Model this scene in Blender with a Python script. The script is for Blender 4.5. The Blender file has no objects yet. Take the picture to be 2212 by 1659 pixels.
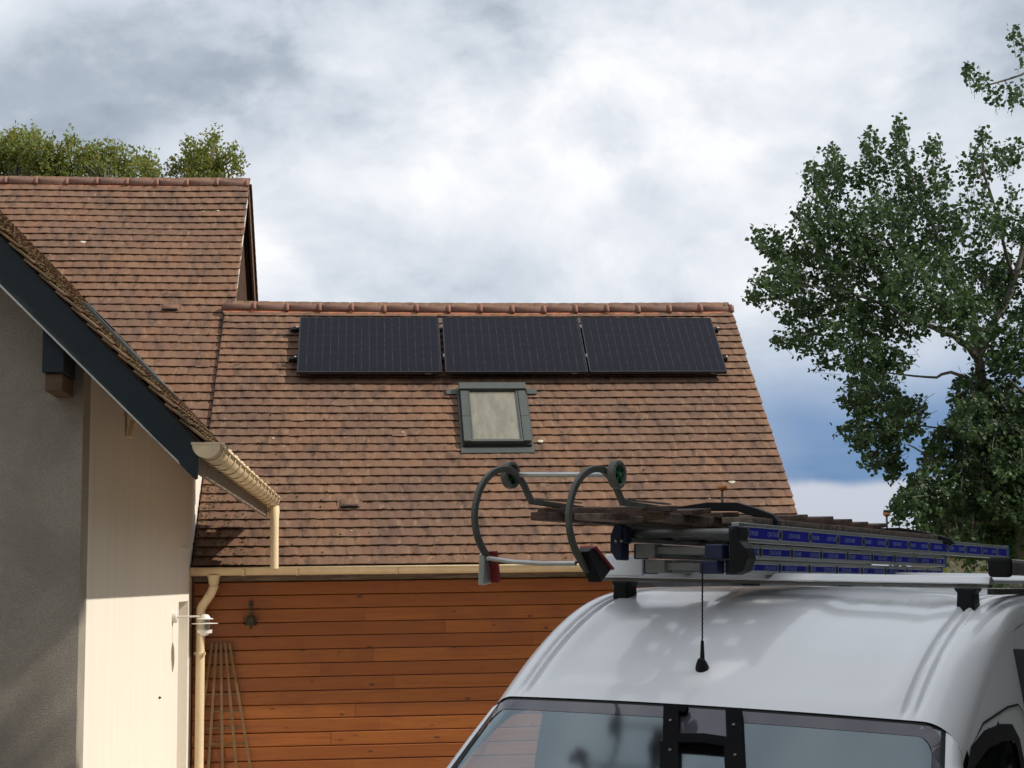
import bpy, bmesh, math, random
from mathutils import Vector, Matrix, noise
random.seed(7)
R = math.radians
SC = bpy.context.scene
COL = SC.collection
S = math.sqrt(.5)

# ---------------------------------------------------------------- camera
YAW, PITCH, ROLL = R(5.3176), R(7.3425), R(0.8056)
fw = Vector((math.sin(YAW)*math.cos(PITCH), math.cos(YAW)*math.cos(PITCH), math.sin(PITCH)))
r0 = Vector((math.cos(YAW), -math.sin(YAW), 0)); u0 = r0.cross(fw)
rt = r0*math.cos(ROLL)-u0*math.sin(ROLL); up = u0*math.cos(ROLL)+r0*math.sin(ROLL)
CAM = Vector((0, 0, 2.3))
cd = bpy.data.cameras.new('camera'); cam = bpy.data.objects.new('camera', cd); COL.objects.link(cam)
cd.sensor_width = 36; cd.lens = 36*3320/2212; cd.clip_start = .05; cd.clip_end = 3000
cam.matrix_world = Matrix(((rt.x, up.x, -fw.x, CAM.x), (rt.y, up.y, -fw.y, CAM.y), (rt.z, up.z, -fw.z, CAM.z), (0, 0, 0, 1)))
SC.camera = cam

# ---------------------------------------------------------------- sun, sky, exposure
SUN_EL, SUN_TO = R(44), R(12)              # sun stands to the right (+X), 12 deg towards the viewer
sdir = Vector((math.cos(SUN_EL)*math.cos(SUN_TO), -math.cos(SUN_EL)*math.sin(SUN_TO), math.sin(SUN_EL)))
sl = bpy.data.lights.new('sun', 'SUN'); so = bpy.data.objects.new('sun', sl); COL.objects.link(so)
sl.energy = 4.8; sl.angle = R(.53); sl.color = (1, .93, .83)
so.rotation_euler = (-sdir).to_track_quat('-Z', 'Y').to_euler(); so.location = sdir*40

W = bpy.data.worlds.new('World'); SC.world = W; W.use_nodes = True
nt = W.node_tree; nt.nodes.clear()
def nd(t, typ, **k):
    n = t.nodes.new(typ)
    for a, b in k.items():
        if a == 'i':
            for q, v in b.items(): n.inputs[q].default_value = v
        else: setattr(n, a, b)
    return n
def lk(t, a, b): t.links.new(a, b)
def mth(t, op, a, b=None, c=None, clamp=False):
    n = t.nodes.new('ShaderNodeMath'); n.operation = op; n.use_clamp = clamp
    for i, v in enumerate((a, b, c)):
        if v is None: continue
        if isinstance(v, (int, float)): n.inputs[i].default_value = v
        else: t.links.new(v, n.inputs[i])
    return n.outputs[0]
def mrange(t, v, a, b, c=0., d=1., smooth=True):
    n = t.nodes.new('ShaderNodeMapRange'); n.interpolation_type = 'SMOOTHSTEP' if smooth else 'LINEAR'
    t.links.new(v, n.inputs[0])
    for i, x in enumerate((a, b, c, d)): n.inputs[i+1].default_value = x
    return n.outputs[0]
def mixc(t, f, a, b):
    n = t.nodes.new('ShaderNodeMix'); n.data_type = 'RGBA'
    for s, v in ((0, f), (6, a), (7, b)):
        if isinstance(v, (int, float)): n.inputs[s].default_value = v
        elif isinstance(v, tuple): n.inputs[s].default_value = (*v[:3], 1)
        else: t.links.new(v, n.inputs[s])
    return n.outputs[2]
def pxdir(x, y): return (fw+rt*((x-1106)/3320)-up*((y-829.5)/3320)).normalized()
tc = nd(nt, 'ShaderNodeTexCoord')
dirv = tc.outputs['Generated']
sky = nd(nt, 'ShaderNodeTexSky', sky_type='NISHITA', sun_disc=False, sun_elevation=SUN_EL, altitude=100, air_density=1.0, dust_density=.6, ozone_density=2.0)
sky.sun_rotation = math.atan2(sdir.x, sdir.y)
sep = nd(nt, 'ShaderNodeSeparateXYZ'); lk(nt, dirv, sep.inputs[0]); dz = sep.outputs[2]
def wnoise(scale, detail, rough, loc, zs=2.2, dist=0.):
    m = nd(nt, 'ShaderNodeMapping'); m.inputs[3].default_value = (1, 1, zs); m.inputs[1].default_value = loc
    lk(nt, dirv, m.inputs[0])
    n = nd(nt, 'ShaderNodeTexNoise', i={'Scale': scale, 'Detail': detail, 'Roughness': rough, 'Distortion': dist}); lk(nt, m.outputs[0], n.inputs[0])
    return n.outputs[0]
def blob(x, y, deg, aspect=1.6):
    d = pxdir(x, y)
    v = nd(nt, 'ShaderNodeVectorMath', operation='SUBTRACT'); lk(nt, dirv, v.inputs[0]); v.inputs[1].default_value = d
    m = nd(nt, 'ShaderNodeVectorMath', operation='MULTIPLY'); lk(nt, v.outputs[0], m.inputs[0]); m.inputs[1].default_value = (1, 1, aspect)
    l = nd(nt, 'ShaderNodeVectorMath', operation='LENGTH'); lk(nt, m.outputs[0], l.inputs[0])
    return mrange(nt, l.outputs[1], 0, R(deg), 1, 0)
big = wnoise(3.6, 10, .56, (.3, .1, .2), 1.7, .35)
fine = wnoise(7.5, 11, .58, (2.1, .4, 1.7), 1.3, .5)
ridged = mth(nt, 'ABSOLUTE', mth(nt, 'SUBTRACT', wnoise(7.0, 8, .55, (4.4, 1.3, .6), 1.4, .3), .5))
base = mth(nt, 'ADD', mth(nt, 'ADD', mth(nt, 'MULTIPLY', big, .78), mth(nt, 'MULTIPLY', fine, .36)), mth(nt, 'MULTIPLY', mth(nt, 'SUBTRACT', .07, ridged), .30))
base = mth(nt, 'SUBTRACT', base, .045)
def warped(scale, loc, zs, amt, rough=.58):
    m = nd(nt, 'ShaderNodeMapping'); m.inputs[3].default_value = (1, 1, zs); m.inputs[1].default_value = loc; lk(nt, dirv, m.inputs[0])
    w = nd(nt, 'ShaderNodeTexNoise', i={'Scale': scale*.9, 'Detail': 5, 'Roughness': .55}); lk(nt, m.outputs[0], w.inputs[0])
    q = nd(nt, 'ShaderNodeVectorMath', operation='SUBTRACT'); lk(nt, w.outputs[1], q.inputs[0]); q.inputs[1].default_value = (.5, .5, .5)
    q2 = nd(nt, 'ShaderNodeVectorMath', operation='SCALE'); lk(nt, q.outputs[0], q2.inputs[0]); q2.inputs[3].default_value = amt
    a = nd(nt, 'ShaderNodeVectorMath', operation='ADD'); lk(nt, m.outputs[0], a.inputs[0]); lk(nt, q2.outputs[0], a.inputs[1])
    n = nd(nt, 'ShaderNodeTexNoise', i={'Scale': scale, 'Detail': 12, 'Roughness': rough}); lk(nt, a.outputs[0], n.inputs[0]); return n.outputs[0]
puff = mrange(nt, warped(4.4, (.7, 2.2, 5.1), 1.35, .26, .54), .49, .585)
scud = mrange(nt, warped(4.8, (3.7, .2, 1.1), 1.8, .24, .55), .50, .66)
base = mth(nt, 'ADD', base, mth(nt, 'MULTIPLY', puff, .062))
base = mth(nt, 'SUBTRACT', base, mth(nt, 'ADD', mth(nt, 'MULTIPLY', scud, .080), .020))
for (x, y, dg, asp, amt) in ((300, 190, 11, 2.0, -.20), (60, 330, 7, 1.6, -.05), (720, 270, 5, 2.2, -.08), (1420, 90, 11, 1.3, .15), (1330, 400, 6, 1.2, .07), (790, 120, 4, 1.6, .10), (1900, 330, 9, 1.4, .05), (1120, 600, 5, 2.5, -.03), (1310, 270, 2.8, 1.3, -.08), (1290, 390, 2.2, 1.2, .07), (640, 230, 2.2, 1.3, .08), (900, 560, 8, 2.0, -.05)):
    base = mth(nt, 'ADD', base, mth(nt, 'MULTIPLY', blob(x, y, dg, asp), amt))
ramp = nd(nt, 'ShaderNodeValToRGB'); lk(nt, base, ramp.inputs[0])
el = ramp.color_ramp.elements
el[0].position = .26; el[0].color = (.36, .425, .50, 1)
el[1].position = .66; el[1].color = (1.04, 1.05, 1.07, 1)
for p, c in ((.35, (.46, .53, .615, 1)), (.43, (.65, .715, .80, 1)), (.54, (.84, .88, .95, 1))):
    e = el.new(p); e.color = c
# break in the clouds above a low bank near the horizon
wob = mth(nt, 'MULTIPLY', mth(nt, 'SUBTRACT', wnoise(6, 5, .55, (5, 2, 0), 1.0), .5), .05)
zz = mth(nt, 'ADD', dz, wob)
gap_top = mrange(nt, zz, .105, .175, 1, 0)
side = mrange(nt, mth(nt, 'ADD', sep.outputs[0], mth(nt, 'MULTIPLY', wob, 2.)), .14, .30, 0, 1)
gap = mth(nt, 'MULTIPLY', gap_top, side)
thin = mrange(nt, wnoise(5, 6, .6, (7, 1, 3), 3.5), .36, .68, 0, .62)
haze = mrange(nt, zz, .070, .15, 0, .62)
skyb = nd(nt, 'ShaderNodeVectorMath', operation='SCALE'); lk(nt, sky.outputs[0], skyb.inputs[0]); skyb.inputs[3].default_value = .075
blue = mixc(nt, .8, skyb.outputs[0], (.105, .24, .52))
gapc = mixc(nt, mth(nt, 'MAXIMUM', mth(nt, 'MULTIPLY', thin, .42), haze), blue, (.46, .58, .74))
col = mixc(nt, gap, ramp.outputs[0], gapc)
bank_edge = mth(nt, 'ADD', dz, mth(nt, 'MULTIPLY', wob, .75))
bank = mrange(nt, bank_edge, .0595, .0680, 1, 0)
bankc = mixc(nt, mrange(nt, dz, -.02, .07, 0, 1), (.52, .57, .64), (.62, .66, .75))
col = mixc(nt, bank, col, bankc)
bg = nd(nt, 'ShaderNodeBackground'); lk(nt, col, bg.inputs[0]); bg.inputs[1].default_value = .95
wo = nd(nt, 'ShaderNodeOutputWorld'); lk(nt, bg.outputs[0], wo.inputs[0])

SC.render.engine = 'CYCLES'
SC.view_settings.view_transform = 'Standard'; SC.view_settings.look = 'None'
SC.view_settings.exposure = 0; SC.view_settings.gamma = 1; SC.view_settings.use_curve_mapping = False
SC.cycles.max_bounces = 8; SC.cycles.transparent_max_bounces = 12; SC.cycles.caustics_reflective = False; SC.cycles.caustics_refractive = False
SC.cycles.use_denoising = True

# ---------------------------------------------------------------- materials
def mat(name, col, rough=.6, metal=0., var=None, vscale=4., vamt=.5, bump=0., bscale=60., coat=0., spec=.5, stretch=(1, 1, 1), fine=0.):
    m = bpy.data.materials.new(name); m.use_nodes = True; t = m.node_tree
    p = t.nodes['Principled BSDF']; p.inputs['Roughness'].default_value = rough; p.inputs['Metallic'].default_value = metal
    p.inputs['Coat Weight'].default_value = coat; p.inputs['Coat Roughness'].default_value = .05; p.inputs['Specular IOR Level'].default_value = spec
    p.inputs['Base Color'].default_value = (*col, 1)
    g = nd(t, 'ShaderNodeTexCoord'); mp = nd(t, 'ShaderNodeMapping'); mp.inputs[3].default_value = stretch; lk(t, g.outputs['Object'], mp.inputs[0])
    if var:
        n = nd(t, 'ShaderNodeTexNoise', i={'Scale': vscale, 'Detail': 7, 'Roughness': .62}); lk(t, mp.outputs[0], n.inputs[0])
        f = mrange(t, n.outputs[0], .36, .66, 0, vamt)
        c = mixc(t, f, col, var)
        if fine:
            n2 = nd(t, 'ShaderNodeTexNoise', i={'Scale': bscale*1.3, 'Detail': 3, 'Roughness': .7}); lk(t, mp.outputs[0], n2.inputs[0])
            c = mixc(t, mrange(t, n2.outputs[0], .35, .7, 0, fine), c, tuple(x*.45 for x in col))
        lk(t, c, p.inputs['Base Color'])
        lk(t, mrange(t, n.outputs[0], .3, .7, max(0, rough-.08), min(1, rough+.1)), p.inputs['Roughness'])
    if bump:
        b = nd(t, 'ShaderNodeTexNoise', i={'Scale': bscale, 'Detail': 5, 'Roughness': .65}); lk(t, mp.outputs[0], b.inputs[0])
        bb = nd(t, 'ShaderNodeBump', i={'Strength': bump, 'Distance': .02}); lk(t, b.outputs[0], bb.inputs['Height']); lk(t, bb.outputs[0], p.inputs['Normal'])
    return m

def tile_mat(name, cols, dirt, moss=0.):
    m = bpy.data.materials.new(name); m.use_nodes = True; t = m.node_tree; p = t.nodes['Principled BSDF']
    p.inputs['Roughness'].default_value = .85; p.inputs['Specular IOR Level'].default_value = .3
    at = nd(t, 'ShaderNodeAttribute', attribute_name='tint'); oi = nd(t, 'ShaderNodeObjectInfo')
    rnd = mth(t, 'FRACT', mth(t, 'ADD', at.outputs['Fac'], oi.outputs['Random']))
    rp = nd(t, 'ShaderNodeValToRGB'); lk(t, rnd, rp.inputs[0]); e = rp.color_ramp.elements
    e[0].color = (*cols[0], 1); e[1].color = (*cols[-1], 1)
    for i, c in enumerate(cols[1:-1]): e.new((i+1)/(len(cols)-1)).color = (*c, 1)
    ge = nd(t, 'ShaderNodeNewGeometry'); pos = ge.outputs['Position']
    def nz(sc, det, st, ro=.6):
        mp = nd(t, 'ShaderNodeMapping'); mp.inputs[3].default_value = st; lk(t, pos, mp.inputs[0])
        n = nd(t, 'ShaderNodeTexNoise', i={'Scale': sc, 'Detail': det, 'Roughness': ro}); lk(t, mp.outputs[0], n.inputs[0]); return n.outputs[0]
    c = rp.outputs[0]
    c = mixc(t, mrange(t, nz(1.5, 5, (1.0, .5, .5)), .40, .66, 0, .65), c, dirt)          # broad grey weathering
    c = mixc(t, mrange(t, nz(6.5, 6, (1.3, .45, .45)), .49, .68, 0, .72), c, tuple(x*.55 for x in dirt))   # run-off streaks
    c = mixc(t, mrange(t, nz(10, 4, (1.6, .6, .6)), .53, .72, 0, .34), c, (.36, .235, .135))    # pale scuffs
    c = mixc(t, mrange(t, nz(95, 4, (1, 1, 1), .75), .50, .72, 0, .55), c, (.08, .05, .04))   # grain
    c = mixc(t, mrange(t, nz(34, 3, (1, 1, 1), .7), .66, .74, 0, .55), c, (.05, .045, .03))   # dark specks
    if moss:
        c = mixc(t, mrange(t, nz(9, 6, (1, 1, 1), .7), .66-.22*moss, .80-.2*moss, 0, .85), c, (.10, .082, .03))
    lk(t, c, p.inputs['Base Color'])
    b = nd(t, 'ShaderNodeBump', i={'Strength': .5, 'Distance': .006}); lk(t, nz(60, 6, (1, 1, 1), .7), b.inputs['Height']); lk(t, b.outputs[0], p.inputs['Normal'])
    return m
TC = [(.172, .093, .055), (.185, .102, .060), (.163, .088, .054), (.198, .113, .066), (.180, .091, .051), (.150, .083, .053), (.186, .103, .061)]
M = {}
M['tile'] = tile_mat('clay_tile', TC, (.112, .070, .053))
M['tile_moss'] = tile_mat('mossy_clay_tile', TC, (.13, .085, .055), .8)
M['ridge'] = mat('ridge_clay', (.25, .105, .066), .75, var=(.17, .10, .075), vscale=5, vamt=.8, bump=.4, bscale=70, fine=.4)
M['mortar'] = mat('orange_mortar', (.42, .15, .075), .9, var=(.3, .12, .07), vscale=12, bump=.5)
M['deck'] = mat('roof_deck', (.06, .04, .03), .9, var=(.09, .06, .04))
M['render_cream'] = mat('cream_render', (.85, .785, .68), .9, var=(.76, .69, .59), vscale=2.6, vamt=.35, bump=.5, bscale=170, stretch=(1, 2.2, .22))
M['render_white'] = mat('white_render', (.78, .76, .72), .85, var=(.68, .66, .62), vscale=4, bump=.2, bscale=120)
M['render_grey'] = mat('grey_render', (.60, .535, .45), .92, var=(.43, .385, .325), vscale=1.5, vamt=.9, bump=.9, bscale=180, fine=.8)
M['slate_metal'] = mat('slate_blue_metal', (.020, .029, .036), .5, .1, var=(.028, .038, .044), vscale=3, bump=.05, bscale=15, spec=.25)
M['pale_metal'] = mat('pale_trim', (.42, .42, .40), .5, .3, var=(.25, .25, .24))
M['pvc'] = mat('cream_pvc', (.76, .61, .39), .42, var=(.62, .48, .30), vscale=5, vamt=.6, stretch=(1, 1, .5))
M['white_trim'] = mat('white_trim', (.72, .70, .66), .5, var=(.55, .5, .45), vscale=7)
M['brown_wood'] = mat('brown_timber', (.13, .072, .042), .75, var=(.08, .045, .03), vscale=6, stretch=(1, 1, 5), bump=.3)
M['grey_wood'] = mat('weathered_timber', (.26, .195, .145), .85, var=(.12, .085, .065), vscale=7, vamt=.9, stretch=(.5, 6, 6), bump=.6, bscale=40)
M['old_wood'] = mat('grey_brown_plank', (.17, .105, .072), .85, var=(.075, .048, .038), vscale=8, vamt=.9, stretch=(.6, 5, 5), bump=.6, bscale=40, fine=.4)
M['trellis'] = mat('tan_trellis', (.19, .115, .055), .8, var=(.12, .072, .04), vscale=14)
M['alu'] = mat('aluminium', (.55, .55, .53), .38, .85, var=(.40, .40, .39), vscale=9, bump=.03)
M['alu_dull'] = mat('dull_aluminium', (.21, .215, .205), .5, .5, var=(.13, .13, .125), vscale=8)
M['hook_grey'] = mat('dusty_grey_paint', (.085, .09, .075), .6, .15, var=(.14, .14, .12), vscale=12, vamt=.7, bump=.15, bscale=80)
M['tyre'] = mat('grey_rubber', (.17, .17, .14), .8, var=(.11, .11, .1), vscale=20, bump=.3)
M['green'] = mat('green_plastic', (.01, .15, .055), .4, var=(.01, .09, .04), vscale=15)
M['red'] = mat('red_rubber', (.26, .018, .02), .6, var=(.18, .014, .015))
M['black'] = mat('black_plastic', (.008, .008, .009), .55, var=(.013, .013, .014), vscale=9, spec=.22)
M['matt_black'] = mat('reflection_black', (.004, .004, .005), .7, var=(.007, .007, .008), vscale=9, spec=.08)  # only for the ladder reflection shape on the windscreen
M['navy'] = mat('navy_plastic', (.012, .018, .06), .5, var=(.02, .026, .07), vscale=9)
M['bluecap'] = mat('blue_cap', (.03, .11, .22), .5, var=(.04, .14, .26))
M['label'] = mat('blue_label', (.006, .012, .25), .6, var=(.008, .018, .34), vscale=5, spec=.15)
M['print'] = mat('pale_print', (.22, .26, .50), .5)
M['orange'] = mat('orange_plastic', (.72, .28, .06), .5, var=(.6, .22, .05), vscale=20)
M['whitebar'] = mat('white_powder_coat', (.84, .85, .86), .35, 0, var=(.78, .79, .81), vscale=4)
M['anth'] = mat('anthracite_metal', (.062, .072, .067), .55, .1, var=(.045, .052, .05), vscale=7)
M['black_rubber'] = mat('black_seal', (.015, .015, .015), .7)
M['patina'] = mat('bronze_patina', (.08, .085, .06), .6, .5, var=(.05, .045, .035), vscale=25, bump=.4)
M['lichen'] = mat('pale_lichen', (.58, .54, .42), .95, var=(.42, .38, .28), vscale=40, bump=.6)
M['moss'] = mat('dry_moss', (.085, .062, .022), .95, var=(.15, .095, .03), vscale=30, bump=.8)
M['bark'] = mat('grey_bark', (.15, .135, .11), .9, var=(.07, .06, .05), vscale=7, bump=.8, bscale=30, stretch=(1, 1, .4))
M['gravel'] = mat('pale_gravel', (.50, .43, .34), .95, var=(.40, .34, .27), vscale=3, bump=.8, bscale=140, fine=.3)
M['grass'] = mat('lawn', (.06, .095, .028), .95, var=(.10, .10, .04), vscale=1.2, bump=.6, bscale=40)
M['dark_wood'] = mat('dark_brown_boarding', (.075, .046, .032), 1., var=(.045, .028, .02), vscale=6, bump=.3, spec=.05)
M['slate'] = mat('slate_roof', (.13, .14, .155), .6, var=(.09, .1, .11), vscale=5, bump=.3)
M['stone'] = mat('tan_render', (.46, .33, .22), .9, var=(.36, .26, .17), vscale=2, bump=.4)
M['dark_glass'] = mat('dark_window_glass', (.006, .007, .009), .06, spec=.3)
M['interior'] = mat('cab_plastic', (.035, .038, .042), .7, var=(.05, .05, .055))

def wood_clad():
    m = bpy.data.materials.new('varnished_pine'); m.use_nodes = True; t = m.node_tree; p = t.nodes['Principled BSDF']
    oi = nd(t, 'ShaderNodeObjectInfo'); g = nd(t, 'ShaderNodeNewGeometry')
    off = nd(t, 'ShaderNodeCombineXYZ'); lk(t, mth(t, 'MULTIPLY', oi.outputs['Random'], 37.), off.inputs[0]); lk(t, mth(t, 'MULTIPLY', oi.outputs['Random'], 11.), off.inputs[2])
    v = nd(t, 'ShaderNodeVectorMath', operation='ADD'); lk(t, g.outputs['Position'], v.inputs[0]); lk(t, off.outputs[0], v.inputs[1])
    def nz(sc, st, det=6, ro=.6, dist=0.):
        mp = nd(t, 'ShaderNodeMapping'); mp.inputs[3].default_value = st; lk(t, v.outputs[0], mp.inputs[0])
        n = nd(t, 'ShaderNodeTexNoise', i={'Scale': sc, 'Detail': det, 'Roughness': ro, 'Distortion': dist}); lk(t, mp.outputs[0], n.inputs[0]); return n.outputs[0]
    b = mixc(t, oi.outputs['Random'], (.25, .074, .012), (.34, .108, .018))
    grain = nz(5, (.5, 1, 9), 7, .6, .6)
    c = mixc(t, mrange(t, grain, .4, .66, 0, .6), b, (.22, .055, .013))
    vo = nd(t, 'ShaderNodeTexVoronoi', i={'Scale': 6.2, 'Randomness': 1.}); mp = nd(t, 'ShaderNodeMapping'); mp.inputs[3].default_value = (.6, .6, 1.25); lk(t, v.outputs[0], mp.inputs[0]); lk(t, mp.outputs[0], vo.inputs[0])
    kn = mth(t, 'ADD', vo.outputs['Distance'], mth(t, 'MULTIPLY', mth(t, 'SUBTRACT', nz(20, (1, 1, 1), 4), .5), .14))
    c = mixc(t, mrange(t, kn, .07, .16, .85, 0), c, (.075, .022, .01))                        # knots
    c = mixc(t, mrange(t, nz(1.4, (1, 1, 1), 5), .5, .72, 0, .4), c, (.17, .05, .018))
    lk(t, c, p.inputs['Base Color']); p.inputs['Roughness'].default_value = .42
    bb = nd(t, 'ShaderNodeBump', i={'Strength': .25, 'Distance': .004}); lk(t, grain, bb.inputs['Height']); lk(t, bb.outputs[0], p.inputs['Normal'])
    return m
M['pine'] = wood_clad()

def leaf_mat(name, top, under, vary, trans=.35):
    m = bpy.data.materials.new(name); m.use_nodes = True; t = m.node_tree; t.nodes.clear()
    o = nd(t, 'ShaderNodeOutputMaterial'); g = nd(t, 'ShaderNodeNewGeometry')
    c = mixc(t, g.outputs['Random Per Island'], top, vary); c = mixc(t, g.outputs['Backfacing'], c, under)
    d = nd(t, 'ShaderNodeBsdfPrincipled'); lk(t, c, d.inputs['Base Color']); d.inputs['Roughness'].default_value = .5; d.inputs['Specular IOR Level'].default_value = .22
    tr = nd(t, 'ShaderNodeBsdfTranslucent'); lk(t, mixc(t, .5, c, tuple(x*1.5 for x in vary)), tr.inputs[0])
    mx = nd(t, 'ShaderNodeMixShader'); mx.inputs[0].default_value = trans
    lk(t, d.outputs[0], mx.inputs[1]); lk(t, tr.outputs[0], mx.inputs[2]); lk(t, mx.outputs[0], o.inputs[0]); return m
M['leaf_poplar'] = leaf_mat('poplar_leaf', (.030, .064, .021), (.050, .085, .038), (.066, .116, .036), .26)
M['leaf_hedge'] = leaf_mat('yellow_green_leaf', (.075, .135, .020), (.13, .18, .05), (.27, .225, .040), .36)
M['leaf_dark'] = leaf_mat('dark_leaf', (.03, .055, .018), (.06, .09, .04), (.055, .085, .025), .3)

def paint_mat():
    m = mat('white_van_paint', (.83, .84, .85), .26, coat=.45)
    return m
M['paint'] = paint_mat()
def glass_mat(name, tint, base=.06, rough=.015):
    m = bpy.data.materials.new(name); m.use_nodes = True; t = m.node_tree; t.nodes.clear()
    o = nd(t, 'ShaderNodeOutputMaterial'); tr = nd(t, 'ShaderNodeBsdfTransparent', i={0: (*tint, 1)}); gl = nd(t, 'ShaderNodeBsdfGlossy', i={'Roughness': rough, 'Color': (.80, .94, 1., 1)})
    fr = nd(t, 'ShaderNodeLayerWeight', i={0: .5}); f = mth(t, 'ADD', mth(t, 'MULTIPLY', mth(t, 'POWER', fr.outputs['Facing'], 4.), .9), base, clamp=True)
    mx = nd(t, 'ShaderNodeMixShader'); lk(t, f, mx.inputs[0]); lk(t, tr.outputs[0], mx.inputs[1]); lk(t, gl.outputs[0], mx.inputs[2]); lk(t, mx.outputs[0], o.inputs[0]); return m
M['windscreen'] = glass_mat('windscreen_glass', (.82, .88, .86), .20, .13)
M['lamp_glass'] = glass_mat('lamp_glass', (.9, .93, .92), .08)
M['side_glass'] = glass_mat('door_glass', (.85, .9, .88), .05)
def dusty_pane():
    m = mat('dusty_roof_pane', (.17, .165, .125), .18, var=(.25, .235, .18), vscale=5, vamt=.7, stretch=(2, .6, .6), fine=.2, bscale=30, coat=.25)
    return m
M['pane'] = dusty_pane()
def cell_mat():
    m = bpy.data.materials.new('solar_cells'); m.use_nodes = True; t = m.node_tree; p = t.nodes['Principled BSDF']
    tc = nd(t, 'ShaderNodeTexCoord'); s = nd(t, 'ShaderNodeSeparateXYZ'); lk(t, tc.outputs['Object'], s.inputs[0])
    def line(v, pitch, w):
        f = mth(t, 'FRACT', mth(t, 'DIVIDE', v, pitch)); f = mth(t, 'ABSOLUTE', mth(t, 'SUBTRACT', f, .5)); return mrange(t, f, .5-w/pitch, .5-w/pitch*.4, 0, 1)
    a = line(s.outputs[0], 1.69/18, .0035); b = line(mth(t, 'ADD', s.outputs[1], .0), 1.10/6, .003)
    n = nd(t, 'ShaderNodeTexNoise', i={'Scale': 3, 'Detail': 6}); lk(t, tc.outputs['Object'], n.inputs[0])
    br = nd(t, 'ShaderNodeTexNoise', i={'Scale': 14, 'Detail': 3}); lk(t, tc.outputs['Object'], br.inputs[0])
    base = mixc(t, n.outputs[0], (.005, .006, .011), (.008, .009, .015))
    c = mixc(t, mth(t, 'MULTIPLY', a, mrange(t, br.outputs[0], .35, .7, .15, .75)), base, (.075, .075, .09))
    c = mixc(t, mth(t, 'MULTIPLY', b, .12), c, (.10, .10, .12))
    lk(t, c, p.inputs['Base Color']); p.inputs['Roughness'].default_value = .3; p.inputs['Specular IOR Level'].default_value = .13
    return m
M['cells'] = cell_mat()
M['panel_frame'] = mat('black_anodised', (.035, .037, .042), .4, .6, var=(.05, .052, .06))

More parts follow.
